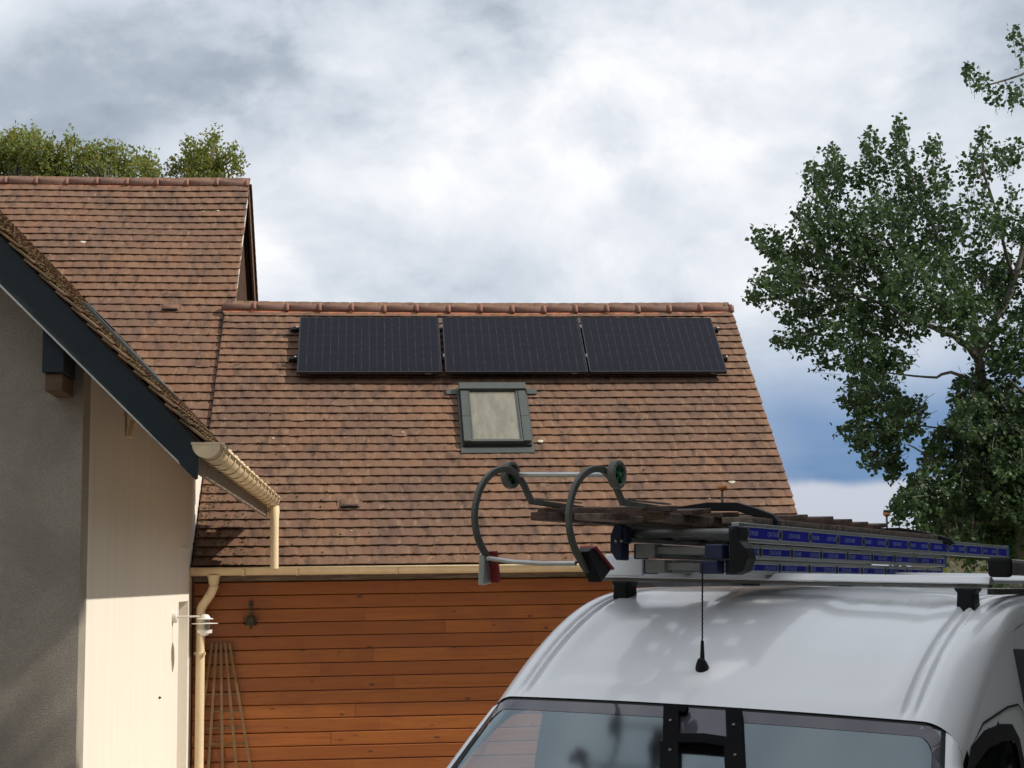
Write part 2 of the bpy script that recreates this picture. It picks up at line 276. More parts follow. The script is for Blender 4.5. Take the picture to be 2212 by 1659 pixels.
# ---------------------------------------------------------------- mesh helpers
class MB:
    def __init__(s): s.v = []; s.f = []
    def add(s, vs, fs):
        o = len(s.v); s.v += [tuple(v) for v in vs]; s.f += [tuple(i+o for i in f) for f in fs]
    def box(s, a, b, T=None):
        x0, y0, z0 = a; x1, y1, z1 = b
        vs = [(x0, y0, z0), (x1, y0, z0), (x1, y1, z0), (x0, y1, z0), (x0, y0, z1), (x1, y0, z1), (x1, y1, z1), (x0, y1, z1)]
        if T: vs = [T @ Vector(v) for v in vs]
        s.add(vs, [(3, 2, 1, 0), (4, 5, 6, 7), (0, 1, 5, 4), (1, 2, 6, 5), (2, 3, 7, 6), (3, 0, 4, 7)]); return s
    def prism(s, poly, d):                     # poly: 3d points, d: extrusion vector
        n = len(poly); d = Vector(d); vs = [Vector(p) for p in poly]+[Vector(p)+d for p in poly]
        s.add(vs, [tuple(range(n))[::-1], tuple(range(n, 2*n))]+[(i, (i+1) % n, n+(i+1) % n, n+i) for i in range(n)]); return s
    def tube(s, pts, r, n=10, cap=True):
        pts = [Vector(p) for p in pts]; rs = r if isinstance(r, (list, tuple)) else [r]*len(pts); o = len(s.v); pr = None
        for i, p in enumerate(pts):
            t = ((pts[min(i+1, len(pts)-1)]-pts[max(i-1, 0)])).normalized()
            if pr is None:
                a = t.orthogonal().normalized()
            else:
                a = (pr-t*pr.dot(t)).normalized()
            pr = a; b = t.cross(a)
            for k in range(n):
                th = 2*math.pi*k/n; s.v.append(tuple(p+(a*math.cos(th)+b*math.sin(th))*rs[i]))
        for i in range(len(pts)-1):
            for k in range(n):
                s.f.append((o+i*n+k, o+i*n+(k+1) % n, o+(i+1)*n+(k+1) % n, o+(i+1)*n+k))
        if cap:
            s.f.append(tuple(o+k for k in range(n))[::-1]); e = o+(len(pts)-1)*n; s.f.append(tuple(e+k for k in range(n)))
        return s
    def bar(s, pts, w, h, nrm):                # rectangular section swept along pts; nrm = width direction
        pts = [Vector(p) for p in pts]; o = len(s.v); nrm = Vector(nrm).normalized()
        for i, p in enumerate(pts):
            t = (pts[min(i+1, len(pts)-1)]-pts[max(i-1, 0)]).normalized(); q = t.cross(nrm).normalized()
            for a, b in ((-1, -1), (1, -1), (1, 1), (-1, 1)): s.v.append(tuple(p+nrm*(a*w/2)+q*(b*h/2)))
        for i in range(len(pts)-1):
            for k in range(4): s.f.append((o+i*4+k, o+i*4+(k+1) % 4, o+i*4+4+(k+1) % 4, o+i*4+4+k))
        s.f.append((o+3, o+2, o+1, o)); e = o+4*(len(pts)-1); s.f.append((e, e+1, e+2, e+3)); return s
    def lathe(s, c, ax, prof, n=20, cap=True):           # prof: (radius, distance along axis)
        c = Vector(c); ax = Vector(ax).normalized(); a = ax.orthogonal().normalized(); b = ax.cross(a); o = len(s.v)
        for r, h in prof:
            for k in range(n):
                th = 2*math.pi*k/n; s.v.append(tuple(c+ax*h+(a*math.cos(th)+b*math.sin(th))*r))
        for i in range(len(prof)-1):
            for k in range(n): s.f.append((o+i*n+k, o+i*n+(k+1) % n, o+i*n+n+(k+1) % n, o+i*n+n+k))
        if cap:
            s.f.append(tuple(o+k for k in range(n))[::-1]); e = o+(len(prof)-1)*n; s.f.append(tuple(e+k for k in range(n)))
        return s
    def grid(s, P):                            # P: rows of points
        o = len(s.v); n = len(P[0])
        for r in P: s.v += [tuple(p) for p in r]
        for i in range(len(P)-1):
            for j in range(n-1): s.f.append((o+i*n+j, o+i*n+j+1, o+i*n+n+j+1, o+i*n+n+j))
        return s
    def build(s, name, m, parent=None, smooth=False, bevel=0., T=None, fix=True, solid=0.):
        me = bpy.data.meshes.new(name)
        vs = [tuple(T @ Vector(v)) for v in s.v] if T else s.v
        me.from_pydata(vs, [], s.f); me.update()
        if fix:
            bm = bmesh.new(); bm.from_mesh(me); bmesh.ops.recalc_face_normals(bm, faces=bm.faces); bm.to_mesh(me); bm.free()
        me.materials.append(m)
        if smooth: me.shade_smooth() if hasattr(me, 'shade_smooth') else None
        o = bpy.data.objects.new(name, me); COL.objects.link(o)
        if parent: o.parent = parent
        if solid:
            q = o.modifiers.new('solid', 'SOLIDIFY'); q.thickness = solid; q.offset = -1
        if bevel:
            q = o.modifiers.new('bevel', 'BEVEL'); q.width = bevel; q.segments = 2; q.limit_method = 'ANGLE'; q.angle_limit = R(40); q.harden_normals = False
        if smooth:
            for p in me.polygons: p.use_smooth = True
            try:
                me.set_sharp_from_angle(angle=R(38))
            except Exception: pass
        return o
def tag(o, label=None, cat=None, group=None, kind=None):
    for k, v in (('label', label), ('category', cat), ('group', group), ('kind', kind)):
        if v: o[k] = v
    return o
def empty(name, label, cat, group=None, loc=None):
    o = bpy.data.objects.new(name, None); COL.objects.link(o); o.empty_display_size = .1
    return tag(o, label, cat, group)
def inst(me, name, parent, Mx):
    o = bpy.data.objects.new(name, me); COL.objects.link(o); o.parent = parent; o.matrix_local = Mx; return o
def frame_mx(o, x, y, z):
    return Matrix(((x[0], y[0], z[0], o[0]), (x[1], y[1], z[1], o[1]), (x[2], y[2], z[2], o[2]), (0, 0, 0, 1)))

# ---------------------------------------------------------------- ground
tag(MB().grid([[(x, y, 0) for x in (-900, -60, 0, 60, 900)] for y in (-900, -60, 0, 60, 900)]).build('ground', M['grass']), kind='structure')
tag(MB().grid([[(x, y, .004) for x in (-9, -1, 6, 9)] for y in (-12, 0, 8, 16.3)]).build('driveway', M['gravel']), kind='structure')

# ---------------------------------------------------------------- roof tiles
TW, TG, TL, TT = .168, .140, .205, .0285
def tile_mesh(k):
    rr = random.Random(k); nx = 4; cam_ = .0035+rr.random()*.003; vs = []; bow = (rr.random()-.5)*.008
    for y in (0., TL):
        for i in range(nx+1):
            x = -TW/2+.0004+(TW-.0008)*i/nx; q = 1-(2*i/nx-1)**2
            if y == 0: vs.append((x, -.004*q+bow*(i/nx-.5)+(rr.random()-.5)*.002, TT+cam_*q))
            else: vs.append((x, y, .001+cam_*q))
    n = nx+1; th_ = .0125
    for i in range(n):
        x = -TW/2+.0004+(TW-.0008)*i/nx; vs.append((x, vs[i][1]+.003, vs[i][2]-th_))
    for i in (0, nx): vs.append((vs[i][0], TL, vs[n+i][2]-th_))
    fs = []
    for i in range(nx):
        fs.append((i, i+1, n+i+1, n+i)); fs.append((2*n+i, 2*n+i+1, i+1, i))
    fs.append((3*n, 3*n+1)+tuple(2*n+i for i in range(nx, -1, -1)))
    fs.append((0, n, 3*n, 2*n)); fs.append((nx, 2*n+nx, 3*n+1, n+nx))
    return vs, fs
TILES = [tile_mesh(k) for k in range(10)]
def tile_roof(parent, m, O, e1, e2, n, c0, c1, rows, keep, sag=None, first_row=0, view=None, hole=None, TG=TG):
    sy = TG/.140
    """rows of plain tiles; c0..c1 extent along e1; keep(x, s) -> bool"""
    meshes = []
    for vs, fs in TILES:
        me = bpy.data.meshes.new('tile'); me.from_pydata(vs, [], fs); me.materials.append(m); me.update(); meshes.append(me)
    O, e1, e2, n = map(Vector, (O, e1, e2, n)); todo = []
    for r in range(first_row, rows):
        s = r*TG; off = (r % 2)*TW*.5; c1r = c1+random.uniform(-.010, .010); k0 = int((c0-off)/TW)-1; k1 = int((c1-off)/TW)+2
        wob = random.uniform(-.004, .004)
        for k in range(k0, k1):
            x = k*TW+off+TW/2; w = 1.
            a, b = max(x-TW/2, c0), min(x+TW/2, c1r)
            if hole and hole[2]-.09*sy < s < hole[3]-.03:
                if a < hole[0] < b: b = hole[0]
                elif a < hole[1] < b: a = hole[1]
                elif hole[0] <= a and b <= hole[1]: continue
            if b-a < .02: continue
            xc = (a+b)/2; w = (b-a)/TW
            if not keep(xc, s+.06): continue
            ds = wob+.004*noise.noise((xc*1.7, s*3, 4))+random.uniform(-.0016, .0016)
            if random.random() < .010: ds -= random.uniform(.006, .016)
            dn = random.uniform(-.0008, .0016)
            if sag: dn += sag(xc, s)
            P = O+e1*xc+e2*(s+ds)+n*dn; an = random.gauss(0, .006); tl = random.gauss(0, .003)
            ex = (e1*math.cos(an)+e2*math.sin(an)); ey = (e2*math.cos(an)-e1*math.sin(an)); ez = n.copy()
            ex = (ex+n*tl).normalized(); ez = ex.cross(ey)
            todo.append((P, ex*w, ey*sy, ez, random.randrange(10), xc, s))
    if view:
        todo.sort(key=lambda q: view(q[0], q[5], q[6]))
    for P, ex, ey, ez, k, xc, s in todo[:300]:
        inst(meshes[k], 'tile', parent, frame_mx(P, ex, ey, ez))
    rest = todo[300:]
    if rest:
        V = []; F = []; tint = []
        for P, ex, ey, ez, k, xc, s in rest:
            vs, fs = TILES[k]; o = len(V); V += [P+ex*v[0]+ey*v[1]+ez*v[2] for v in vs]; F += [tuple(i+o for i in f) for f in fs]; tint += [random.random()]*len(fs)
        me = bpy.data.meshes.new('tile_field'); me.from_pydata([tuple(v) for v in V], [], F); me.materials.append(m)
        at = me.attributes.new('tint', 'FLOAT', 'FACE'); at.data.foreach_set('value', tint); me.update()
        o = bpy.data.objects.new('tile_field', me); COL.objects.link(o); o.parent = parent; o['kind'] = 'stuff'
def in_px(P):
    d = P-CAM; z = d.dot(fw); return 1106+3320*d.dot(rt)/z, 829.5-3320*d.dot(up)/z, z
def ridge_row(parent, x0, x1, y, z, pitch=.41, start=None, sag=None, r=.076):
    me_b = MB(); nn = 10
    prof = []
    L = pitch+.02
    for (rr, h) in ((r, 0), (r, L-.06), (r*1.0, L-.055), (r*1.26, L-.047), (r*1.36, L-.028), (r*1.20, L)): prof.append((rr, h))
    rows = []
    for rr, h in prof:
        rows.append([(h, -math.cos(math.pi*(-.08+1.16*k/nn))*rr, math.sin(math.pi*(-.08+1.16*k/nn))*rr) for k in range(nn+1)])
    me_b.grid(rows)
    o0 = me_b.build('ridge_tile', M['ridge'], parent, smooth=True, solid=.012)
    x = x0 if start is None else start; first = True; i = 0
    out = []
    while x < x1-.05:
        o = o0 if first else o0.copy()
        if not first: COL.objects.link(o); o.parent = parent
        first = False
        o.location = (x, y+random.uniform(-.004, .004), z+random.uniform(-.004, .005)+(sag(x, 4.6) if sag else 0)); o.rotation_euler = (random.gauss(0, .02), random.gauss(0, .008), random.gauss(0, .008))
        x += pitch; out.append(o)
    return out

# ================================================================ WING (low wing with solar panels)
wing = empty('house_wing', 'long low wing with brown tiled roof, solar panels and orange timber cladding', 'house wing')
WX0, WX1, WY, WZ = -1.845, 4.70, 16.156, 2.497
wsag = lambda x, s: -.022*math.sin(math.pi*min(1, max(0, (x+1.8)/6.5)))*(.3+.7*s/4.7)
def W_(x, s, off=0.): return Vector((x, WY+S*s-S*off, WZ+S*s+S*off))
SKY = (1.04, 1.86, 1.79, 2.97)     # roof window opening x0,x1,s0,s1
def keep_w(x, s):
    return True
def view_w(P, x, s):
    px, py, z = in_px(P)
    hid = (-.85 < x < 4.33 and 3.2 < s < 4.25) or py > 1205 or px > 1700 and py > 1100 or px > 1330 and py > 1110
    return z+(100 if hid else 0)+(100 if (px < 425 or px < 600 and py > 960 and py < 1080) else 0)
b = MB(); b.prism([(WX0, WY+.02, WZ-.03), (WX0, WY+3.29, WZ+3.26), (WX0, WY+6.5, WZ+.05), (WX0, WY+6.5, WZ-.1), (WX0, WY+3.29, WZ+3.18), (WX0, WY+.05, WZ-.07)], (WX1-.06-WX0, 0, 0)).build('roof_deck', M['deck'], wing)
tile_roof(wing, M['tile'], W_(0, 0), (1, 0, 0), (0, S, S), (0, -S, S), WX0+.02, WX1, 34, keep_w, wsag, 0, view_w, SKY)
# back slope, plain sheet of tiles beyond the ridge
MB().grid([[(x, WY+3.29+t, WZ+3.30-t) for x in (WX0, WX1)] for t in (0, 3.3)]).build('back_slope', M['tile'], wing)
ridge_row(wing, WX0, WX1+.03, WY+3.295, WZ+3.275, .41, -1.86, wsag)
b = MB()
for i in range(80):
    x = WX0+i*(WX1-WX0)/80; d = (WX1-WX0)/80; zz_ = wsag(x, 4.6)
    y = WY+S*4.56; z = WZ+S*4.56+.012+zz_; h = .02+.014*random.random()
    b.add([(x, y-h, z-h+.01), (x+d, y-h, z-h+.01), (x+d, y+.05, z+.085), (x, y+.05, z+.085)], [(0, 1, 2, 3)])
b.build('ridge_mortar', M['mortar'], wing)
# right gable wall and verge
MB().prism([(WX1-.16, WY+.2, 0), (WX1-.16, WY+.2, WZ+.02), (WX1-.16, WY+3.29, WZ+3.1), (WX1-.16, WY+6.4, WZ+.0), (WX1-.16, WY+6.4, 0)], (.1, 0, 0)).build('gable_wall', M['render_cream'], wing)
MB().box((WX0, WY+.19, 0), (WX1-.17, WY+.40, WZ-.02)).build('wall', M['brown_wood'], wing)
MB().box((WX0, WY+.02, WZ-.10), (WX1-.06, WY+.045, WZ-.02)).build('fascia_board', M['grey_wood'], wing)
MB().box((WX0+.02, WY+.120, WZ-.150), (WX1-.18, WY+.142, WZ-.03)).build('frieze_board', M['grey_wood'], wing)
# cladding boards, each its own piece
BH = .1405
for r in range(18):
    z = WZ-.155-BH*(r+1); x = WX0+.02; k = 0
    cuts = [x]
    while cuts[-1] < WX1-.2:
        cuts.append(min(WX1-.18, cuts[-1]+random.choice((1.9, 2.4, 2.9, 3.3))*(random.uniform(.45, 1) if k == 0 else 1))); k += 1
    for a, c in zip(cuts, cuts[1:]):
        if c-a < .05: continue
        j = random.uniform(-.0015, .0015); y = WY+.146+j
        prof = [(y+.010, z+.0005), (y+.001, z+.006), (y, z+.010), (y, z+BH-.013), (y+.004, z+BH-.0065), (y+.012, z+BH-.0045), (y+.03, z+BH-.0045), (y+.03, z+.0005)]
        MB().prism([(a+.0008, p[0], p[1]) for p in prof], (c-a-.0016, 0, 0)).build('cladding_board', M['pine'], wing)
# gutter
def half_gutter(name, A, B, r, m, parent, n=12, up=Vector((0, 0, 1)), thick=.004, lip=.009):
    A = Vector(A); B = Vector(B); t = (B-A).normalized(); side = t.cross(up).normalized(); b = MB(); P = []
    for p in (A, B):
        row = [p+side*(-r)*1.0+up*.004]
        for k in range(n+1):
            th = math.pi*k/n; row.append(p-side*(math.cos(th)*r)-up*(math.sin(th)*r))
        row.append(p+side*(r+lip)+up*.004); row.append(p+side*(r+lip)-up*lip); row.append(p+side*(r)-up*lip*.9)
        P.append(row)
    b.grid(P); return b.build(name, m, parent, smooth=True, solid=thick)
g = half_gutter('gutter', (WX0-.01, WY-.07, WZ-.012), (WX1-.02, WY-.07, WZ-.030), .078, M['pvc'], wing)
tag(g)
def ring(b, c, t, r, w, n=12, up=Vector((0, 0, 1)), a0=0., a1=math.pi):
    c = Vector(c); t = Vector(t).normalized(); side = t.cross(up).normalized(); P = []
    for q in (-w/2, w/2):
        P.append([c+t*q-side*(math.cos(a0+(a1-a0)*k/n)*r)-up*(math.sin(a0+(a1-a0)*k/n)*r) for k in range(n+1)])
    b.grid(P)
x = -1.30; gi = 0
while x < WX1:
    b = MB(); ring(b, (x, WY-.07, WZ-.016), (1, 0, 0), .0815, .035); b.build('gutter_joint', M['pvc'], wing, smooth=True, solid=.004); x += 1.02 if gi else .55; gi += 1
for i in range(13):
    x = -1.78+i*.52; MB().box((x-.012, WY-.152, WZ-.022), (x+.012, WY+.02, WZ-.0135)).build('gutter_hook', M['anth'], wing)
# downpipe with swan neck
b = MB(); yb = WY-.06
b.tube([(-1.60, yb, WZ-.07), (-1.60, yb, WZ-.17), (-1.602, yb+.005, WZ-.21), (-1.625, yb+.02, WZ-.26), (-1.665, yb+.045, WZ-.32), (-1.715, yb+.07, WZ-.385), (-1.735, yb+.085, WZ-.43), (-1.738, yb+.09, WZ-.50), (-1.738, yb+.09, 0)], .046, 16)
dp = b.build('downpipe', M['pvc'], wing, smooth=True)
b = MB(); b.lathe((-1.60, yb, WZ-.17), (0, 0, 1), [(.048, 0), (.052, .004), (.056, .05), (.072, .085)], 18); b.build('outlet', M['pvc'], dp, smooth=True)
for (cx, cy, cz, ax, r) in ((-1.60, yb, WZ-.205, (0, 0, 1), .0495), (-1.640, yb+.03, WZ-.285, (-.6, .35, -.9), .0495), (-1.72, yb+.075, WZ-.395, (-.6, .3, -.9), .0495), (-1.738, yb+.09, WZ-.62, (0, 0, 1), .0495)):
    MB().lathe((cx, cy, cz), ax, [(r, -.006), (r+.0015, -.003), (r+.0015, .003), (r, .006)], 18).build('pipe_joint', M['pvc'], dp, smooth=True)
b = MB(); b.lathe((-1.738, yb+.09, 1.62), (0, 0, 1), [(.047, -.013), (.052, -.011), (.052, .011), (.047, .013)], 18); b.box((-1.70, yb+.02, 1.605), (-1.68, yb+.06, 1.635)); b.box((-1.80, yb+.08, 1.605), (-1.78, yb+.11, 1.635)); b.build('pipe_clip', M['pvc'], dp)
# roof window
rw = empty('roof_window', None, None); rw.parent = wing
def WB(b, x0, x1, s0, s1, n0, n1):
    T = frame_mx(W_(0, 0), (1, 0, 0), (0, S, S), (0, -S, S)); return b.box((x0, s0, n0), (x1, s1, n1), T)
b = MB(); WB(b, 1.03, 1.87, 1.77, 2.98, -.02, .022); b.build('flashing', M['anth'], rw)
for xa, xb in ((.905, 1.03), (1.87, 1.99)):
    b = MB(); WB(b, xa, xb, 2.845, 2.935, .022, .032); b.build('flashing_ear', M['anth'], rw)
b = MB(); WB(b, 1.055, 1.845, 1.875, 2.95, .022, .05); b.build('kerb', M['black_rubber'], rw)
b = MB(); WB(b, 1.065, 1.15, 1.90, 2.83, .05, .095); b.build('frame', M['anth'], rw, bevel=.004)
b = MB(); WB(b, 1.75, 1.835, 1.90, 2.83, .05, .095); b.build('frame', M['anth'], rw, bevel=.004)
b = MB(); WB(b, 1.05, 1.85, 2.845, 2.965, .05, .115); b.build('hood', M['anth'], rw, bevel=.006)
b = MB(); WB(b, 1.155, 1.175, 1.93, 2.83, .052, .088); WB(b, 1.725, 1.745, 1.93, 2.83, .052, .088); WB(b, 1.15, 1.75, 1.895, 1.93, .051, .09); b.build('sash', M['anth'], rw)
b = MB(); WB(b, 1.176, 1.724, 1.931, 2.835, .055, .070); b.build('pane', M['pane'], rw)
for s in (2.35,):
    b = MB(); WB(b, 1.064, 1.151, s-.003, s+.003, .0505, .0965); WB(b, 1.749, 1.836, s-.003, s+.003, .0505, .0965); b.build('frame_joint', M['black_rubber'], rw)
# vent tile
def vent(parent, T):
    v = MB(); v.box((-.135, -.03, .004), (.135, .16, .0225), T); o = v.build('roof_vent', M['tile'], parent, bevel=.004)
    P = []
    for y, h in ((-.004, .030), (.03, .031), (.10, .012), (.13, .001)):
        P.append([(x, y, .022+h*(1-(abs(x)/.105)**4)) for x in (-.105, -.095, -.07, 0, .07, .095, .105)])
    v = MB(); v.grid(P); v.build('vent_hood', M['tile'], o, smooth=True, solid=.005, T=T)
    k = MB(); k.box((-.09, -.011, .0226), (.09, .012, .0535), T); k.build('vent_opening', M['black_rubber'], o)
vent(wing, frame_mx(W_(-.225, .868), (1, 0, 0), (0, S, S), (0, -S, S)))
def lichen(parent, P, e1, e2, n, r, seed):
    rr = random.Random(seed); vs = [Vector(P)+Vector(n)*.006]; m_ = 11
    for k in range(m_):
        th = 2*math.pi*k/m_; q = r*rr.uniform(.75, 1.1); vs.append(Vector(P)+Vector(e1)*math.cos(th)*q+Vector(e2)*math.sin(th)*q*.8)
    b = MB(); b.add(vs, [(0, k+1, (k+1) % m_+1) for k in range(m_)]); b.build('lichen_patch', M['lichen'], parent)
E1, E2, NN = (1, 0, 0), (0, S, S), (0, -S, S)
def on_tile(s): return .005+TT*(1-((s % TG))/TL)
for i, (x, s, r) in enumerate(((1.95, 1.97, .035), (3.196, 2.375, .02), (4.056, 1.245, .04), (.373, 2.15, .016), (1.86, .91, .014), (-1.1, 2.05, .016), (-.98, 1.9, .012), (2.9, 1.45, .012), (3.75, .96, .012), (-.2, .5, .012), (2.2, .98, .012), (.9, .42, .014), (1.3, .7, .012))):
    lichen(wing, W_(x, s, on_tile(s)+wsag(x, s)+.004), E1, E2, NN, r, i)
# moss clumps on the lower tiles
def moss(parent, pts, name='moss'):
    b = MB()
    for P, r in pts:
        a = [Vector((random.gauss(0, 1), random.gauss(0, 1), random.gauss(0, 1))).normalized() for _ in range(1)]
        vs = [P+Vector((dx, dy, dz_))*r*random.uniform(.7, 1.3) for dx, dy, dz_ in ((1.4, 0, 0), (-1.4, 0, 0), (0, .9, .3), (0, -.9, -.3), (0, -.4, .9), (0, .3, -.7), (.8, -.5, .5), (-.8, -.5, .5))]
        b.add(vs, [(0, 6, 2), (6, 4, 2), (4, 7, 2), (7, 1, 2), (0, 3, 6), (6, 3, 4), (4, 3, 7), (7, 3, 1), (0, 2, 5), (2, 1, 5), (1, 3, 5), (3, 0, 5)])
    o = b.build(name, M['moss'], parent, fix=False); o['kind'] = 'stuff'
pts = []
for i in range(520):
    x = min(WX0+abs(random.gauss(0, .8)), WX1) if random.random() < .55 else random.uniform(WX0, WX1); r = int(min(30, abs(random.gauss(0, 7)) if random.random() < .8 else random.uniform(0, 22)))
    if SKY[0] < x < SKY[1] and SKY[2] < r*TG < SKY[3]: continue
    if random.random() < .3 and 1.7 < x < 2.1: pass
    pts.append((W_(x, r*TG-random.uniform(0, .01) + (random.uniform(0, .12) if random.random() < .35 else 0), on_tile(r*TG)+.001+wsag(x, r*TG)), random.choice((.004, .005, .006, .007, .011))))
for i in range(120):
    r = int(random.uniform(1, 9)); x = WX0+random.uniform(.05, .75)*random.random(); q = random.uniform(0, .12)
    pts.append((W_(x, r*TG+q, on_tile(r*TG+q)+.001), random.uniform(.004, .014)))
for i in range(90):
    r = int(random.uniform(4, 13)); x = random.gauss(1.92, .07); pts.append((W_(x, r*TG+random.uniform(0, .12), .012), random.uniform(.003, .008)))
moss(wing, pts)

# ================================================================ SOLAR PANELS
for i, sr in enumerate((4.085, 3.47)):
    rl = empty('mounting_rail', ['upper', 'lower'][i]+' black mounting rail sticking out left and right under the solar panels', 'mounting rail', 'mounting rails under the solar panels')
    b = MB(); WB(b, -.98, 4.415, sr-.02, sr+.02, .055, .095); b.build('rail', M['black'], rl)
    for x in (-.92, 4.38):
        b = MB(); WB(b, x-.03, x+.03, sr-.028, sr+.028, .045, .112); b.build('end_clamp', M['black'], rl, bevel=.006)
        b = MB(); c = W_(x+.02, sr, .112); b.lathe(c, NN, [(.012, 0), (.012, .014), (.006, .016)], 8); b.build('bolt', M['alu'], rl)
    for x in (.893, 2.645):
        b = MB(); WB(b, x-.007, x+.007, sr-.03, sr+.03, .095, .142); b.build('middle_clamp', M['alu_dull'], rl)
    for x in (-.5, .3, 1.1, 1.9, 2.7, 3.5, 4.1):
        b = MB(); WB(b, x-.02, x+.02, sr-.05, sr+.015, .0, .054); b.build('roof_bracket', M['black'], rl)
PX = (-.868, .902, 2.652)
for i, x0 in enumerate(PX):
    pn = empty('solar_panel', ('leftmost of the three black solar panels on the wing roof', 'middle black solar panel, right above the roof window', 'rightmost of the three black solar panels, nearest the roof verge')[i], 'solar panel', 'solar panels on the wing roof')
    x1 = x0+(1.728, 1.728, 1.69)[i]; s0, s1 = 3.143, 4.277
    T = frame_mx(W_(0, 0), (1, 0, 0), (0, S, S), (0, -S, S))
    for (a, b_, c, d) in ((x0, x1, s0, s0+.012), (x0, x1, s1-.012, s1), (x0, x0+.012, s0+.012, s1-.012), (x1-.012, x1, s0+.012, s1-.012)):
        b = MB(); b.box((a, c, .097), (b_, d, .137), T); b.build('frame_side', M['panel_frame'], pn)
    b = MB(); b.box((0, 0, 0), (x1-x0-.026, s1-s0-.026, .006)); o = b.build('glass', M['cells'], pn)
    o.matrix_local = T @ Matrix.Translation((x0+.013, s0+.013, .1275))
    b = MB(); b.box((x0+(x1-x0)/2-.003, s0+.016, .1337), (x0+(x1-x0)/2+.003, s1-.016, .1345), T); b.build('busbar_gap', M['black'], pn)
    b = MB(); b.box((x1-.20, s0-.004, .100), (x1-.13, s0-.0005, .118), T); b.build('frame_plate', M['alu_dull'], pn)

# ================================================================ TALL HOUSE
tall = empty('tall_house', 'tall house with brown tiled roof and white verge left of the low wing', 'house')
TX1, TY, TZ, TPL = -1.715, 17.83, 4.10, 5.498
def T_(x, s, off=0.): return Vector((x, TY+S*s-S*off, TZ+S*s+S*off))
GX, GZ, GK = -1.05, 3.20, 1.056                  # eave edge of the gabled front's right slope and its steepness
def keep_t(x, s):
    return s > -.1 and (TZ+S*s) > GZ-(x-GX)*GK-.1       # right of the valley
MB().prism([(-9, TY+.03, TZ-.02), (-9, TY+S*TPL, TZ+S*TPL-.03), (-9, TY+2*S*TPL, TZ), (-9, TY+2*S*TPL, TZ-.14), (-9, TY+S*TPL, TZ+S*TPL-.18), (-9, TY+.03, TZ-.16)], (TX1+.0-.06+9, 0, 0)).build('roof_deck', M['deck'], tall)
def view_t(P, x, s):
    px, py, z = in_px(P); return z+(100 if px < 0 or py > 930 else 0)
tsag = lambda x, s: .006*math.sin(x*2.1+s)+.004*math.sin(s*3.1+x)
tile_roof(tall, M['tile'], T_(0, 0), (1, 0, 0), (0, S, S), (0, -S, S), -7.5, TX1, 34, keep_t, tsag, 0, view_t, None, .165)
ridge_row(tall, -7.5, TX1+.02, TY+S*TPL+.01, TZ+S*TPL-.005, .42, -7.62, tsag, .078)
b = MB()
for i in range(70):
    x = -7.5+i*(TX1+7.5)/70; d = (TX1+7.5)/70; y = TY+S*(TPL-.07); z = TZ+S*(TPL-.07)+.012; h = .018+.012*random.random()
    b.add([(x, y-h, z-h+.01), (x+d, y-h, z-h+.01), (x+d, y+.05, z+.085), (x, y+.05, z+.085)], [(0, 1, 2, 3)])
b.build('ridge_mortar', M['mortar'], tall)
XW = -1.845
yr = TY+S*TPL; zr = TZ+S*TPL
MB().prism([(XW-.25, TY+.25, 0), (XW-.25, TY+.25, TZ+.02), (XW-.25, yr, zr-.20), (XW-.25, yr*2-TY-.25, TZ+.02), (XW-.25, yr*2-TY-.25, 0)], (.25, 0, 0)).build('gable_wall', M['render_white'], tall)
MB().box((-9, TY+.25, 0), (XW-.26, TY+.45, TZ)).build('front_wall', M['render_cream'], tall)
MB().prism([(XW+.001, TY+1.55, TZ+1.30), (XW+.001, yr, zr-.21), (XW+.001, yr*2-TY-1.55, TZ+1.30)], (.02, 0, 0)).build('gable_boarding', M['dark_wood'], tall)
# verge: white fillet on the front slope, timber and stepped tile edge on the far slope
b = MB(); b.prism([T_(TX1-.02, -.02, -.002), T_(TX1-.02, TPL-.35, -.002), T_(TX1-.02, TPL-.35, -.055), T_(TX1-.02, -.02, -.055)], (.016, 0, 0)); b.build('verge_fillet', M['white_trim'], tall)
b = MB(); b.prism([T_(TX1-.10, -.01, -.06), T_(TX1-.10, TPL-.05, -.06), T_(TX1-.10, TPL-.05, -.20), T_(TX1-.10, -.01, -.20)], (.05, 0, 0)); b.build('verge_board', M['brown_wood'], tall)
def Tb(x, t, off=0.): return Vector((x, yr+S*t+S*off, zr-S*t+S*off))
b = MB(); b.prism([Tb(TX1-.03, 0, -.02), Tb(TX1-.03, TPL, -.02), Tb(TX1-.03, TPL, -.20), Tb(TX1-.03, .2, -.20)], (.03, 0, 0)); b.build('rear_verge_board', M['brown_wood'], tall)
for k in range(40):
    t = .05+k*.137; T = frame_mx(Tb(TX1-.05, t+.137, .0), (1, 0, 0), (0, -S, S), (0, S, S))
    vs, fs = TILES[k % 10]; me = bpy.data.meshes.get('rear_verge_tile%d' % (k % 10))
    if k < 10:
        me = bpy.data.meshes.new('rear_verge_tile%d' % k); me.from_pydata(vs, [], fs); me.materials.append(M['tile']); me.update()
    inst(me, 'verge_tile', tall, T @ Matrix.Diagonal((1., 1., 1.3, 1)))
MB().grid([[Tb(x, t, 0) for x in (-9, TX1-.1)] for t in (0, TPL)]).build('back_slope', M['tile'], tall)
b = MB(); b.box((-1.81, 21.35, 5.6), (-1.74, 21.52, 5.98)); b.build('purlin_end', M['grey_wood'], tall)
MB().box((XW-.2, TY+.02, TZ-.20), (TX1-.11, TY+.24, TZ-.06)).build('eave_closure', M['pale_metal'], tall)
vent(tall, frame_mx(T_(-2.517, 2.335), (1, 0, 0), (0, S, S), (0, -S, S)))
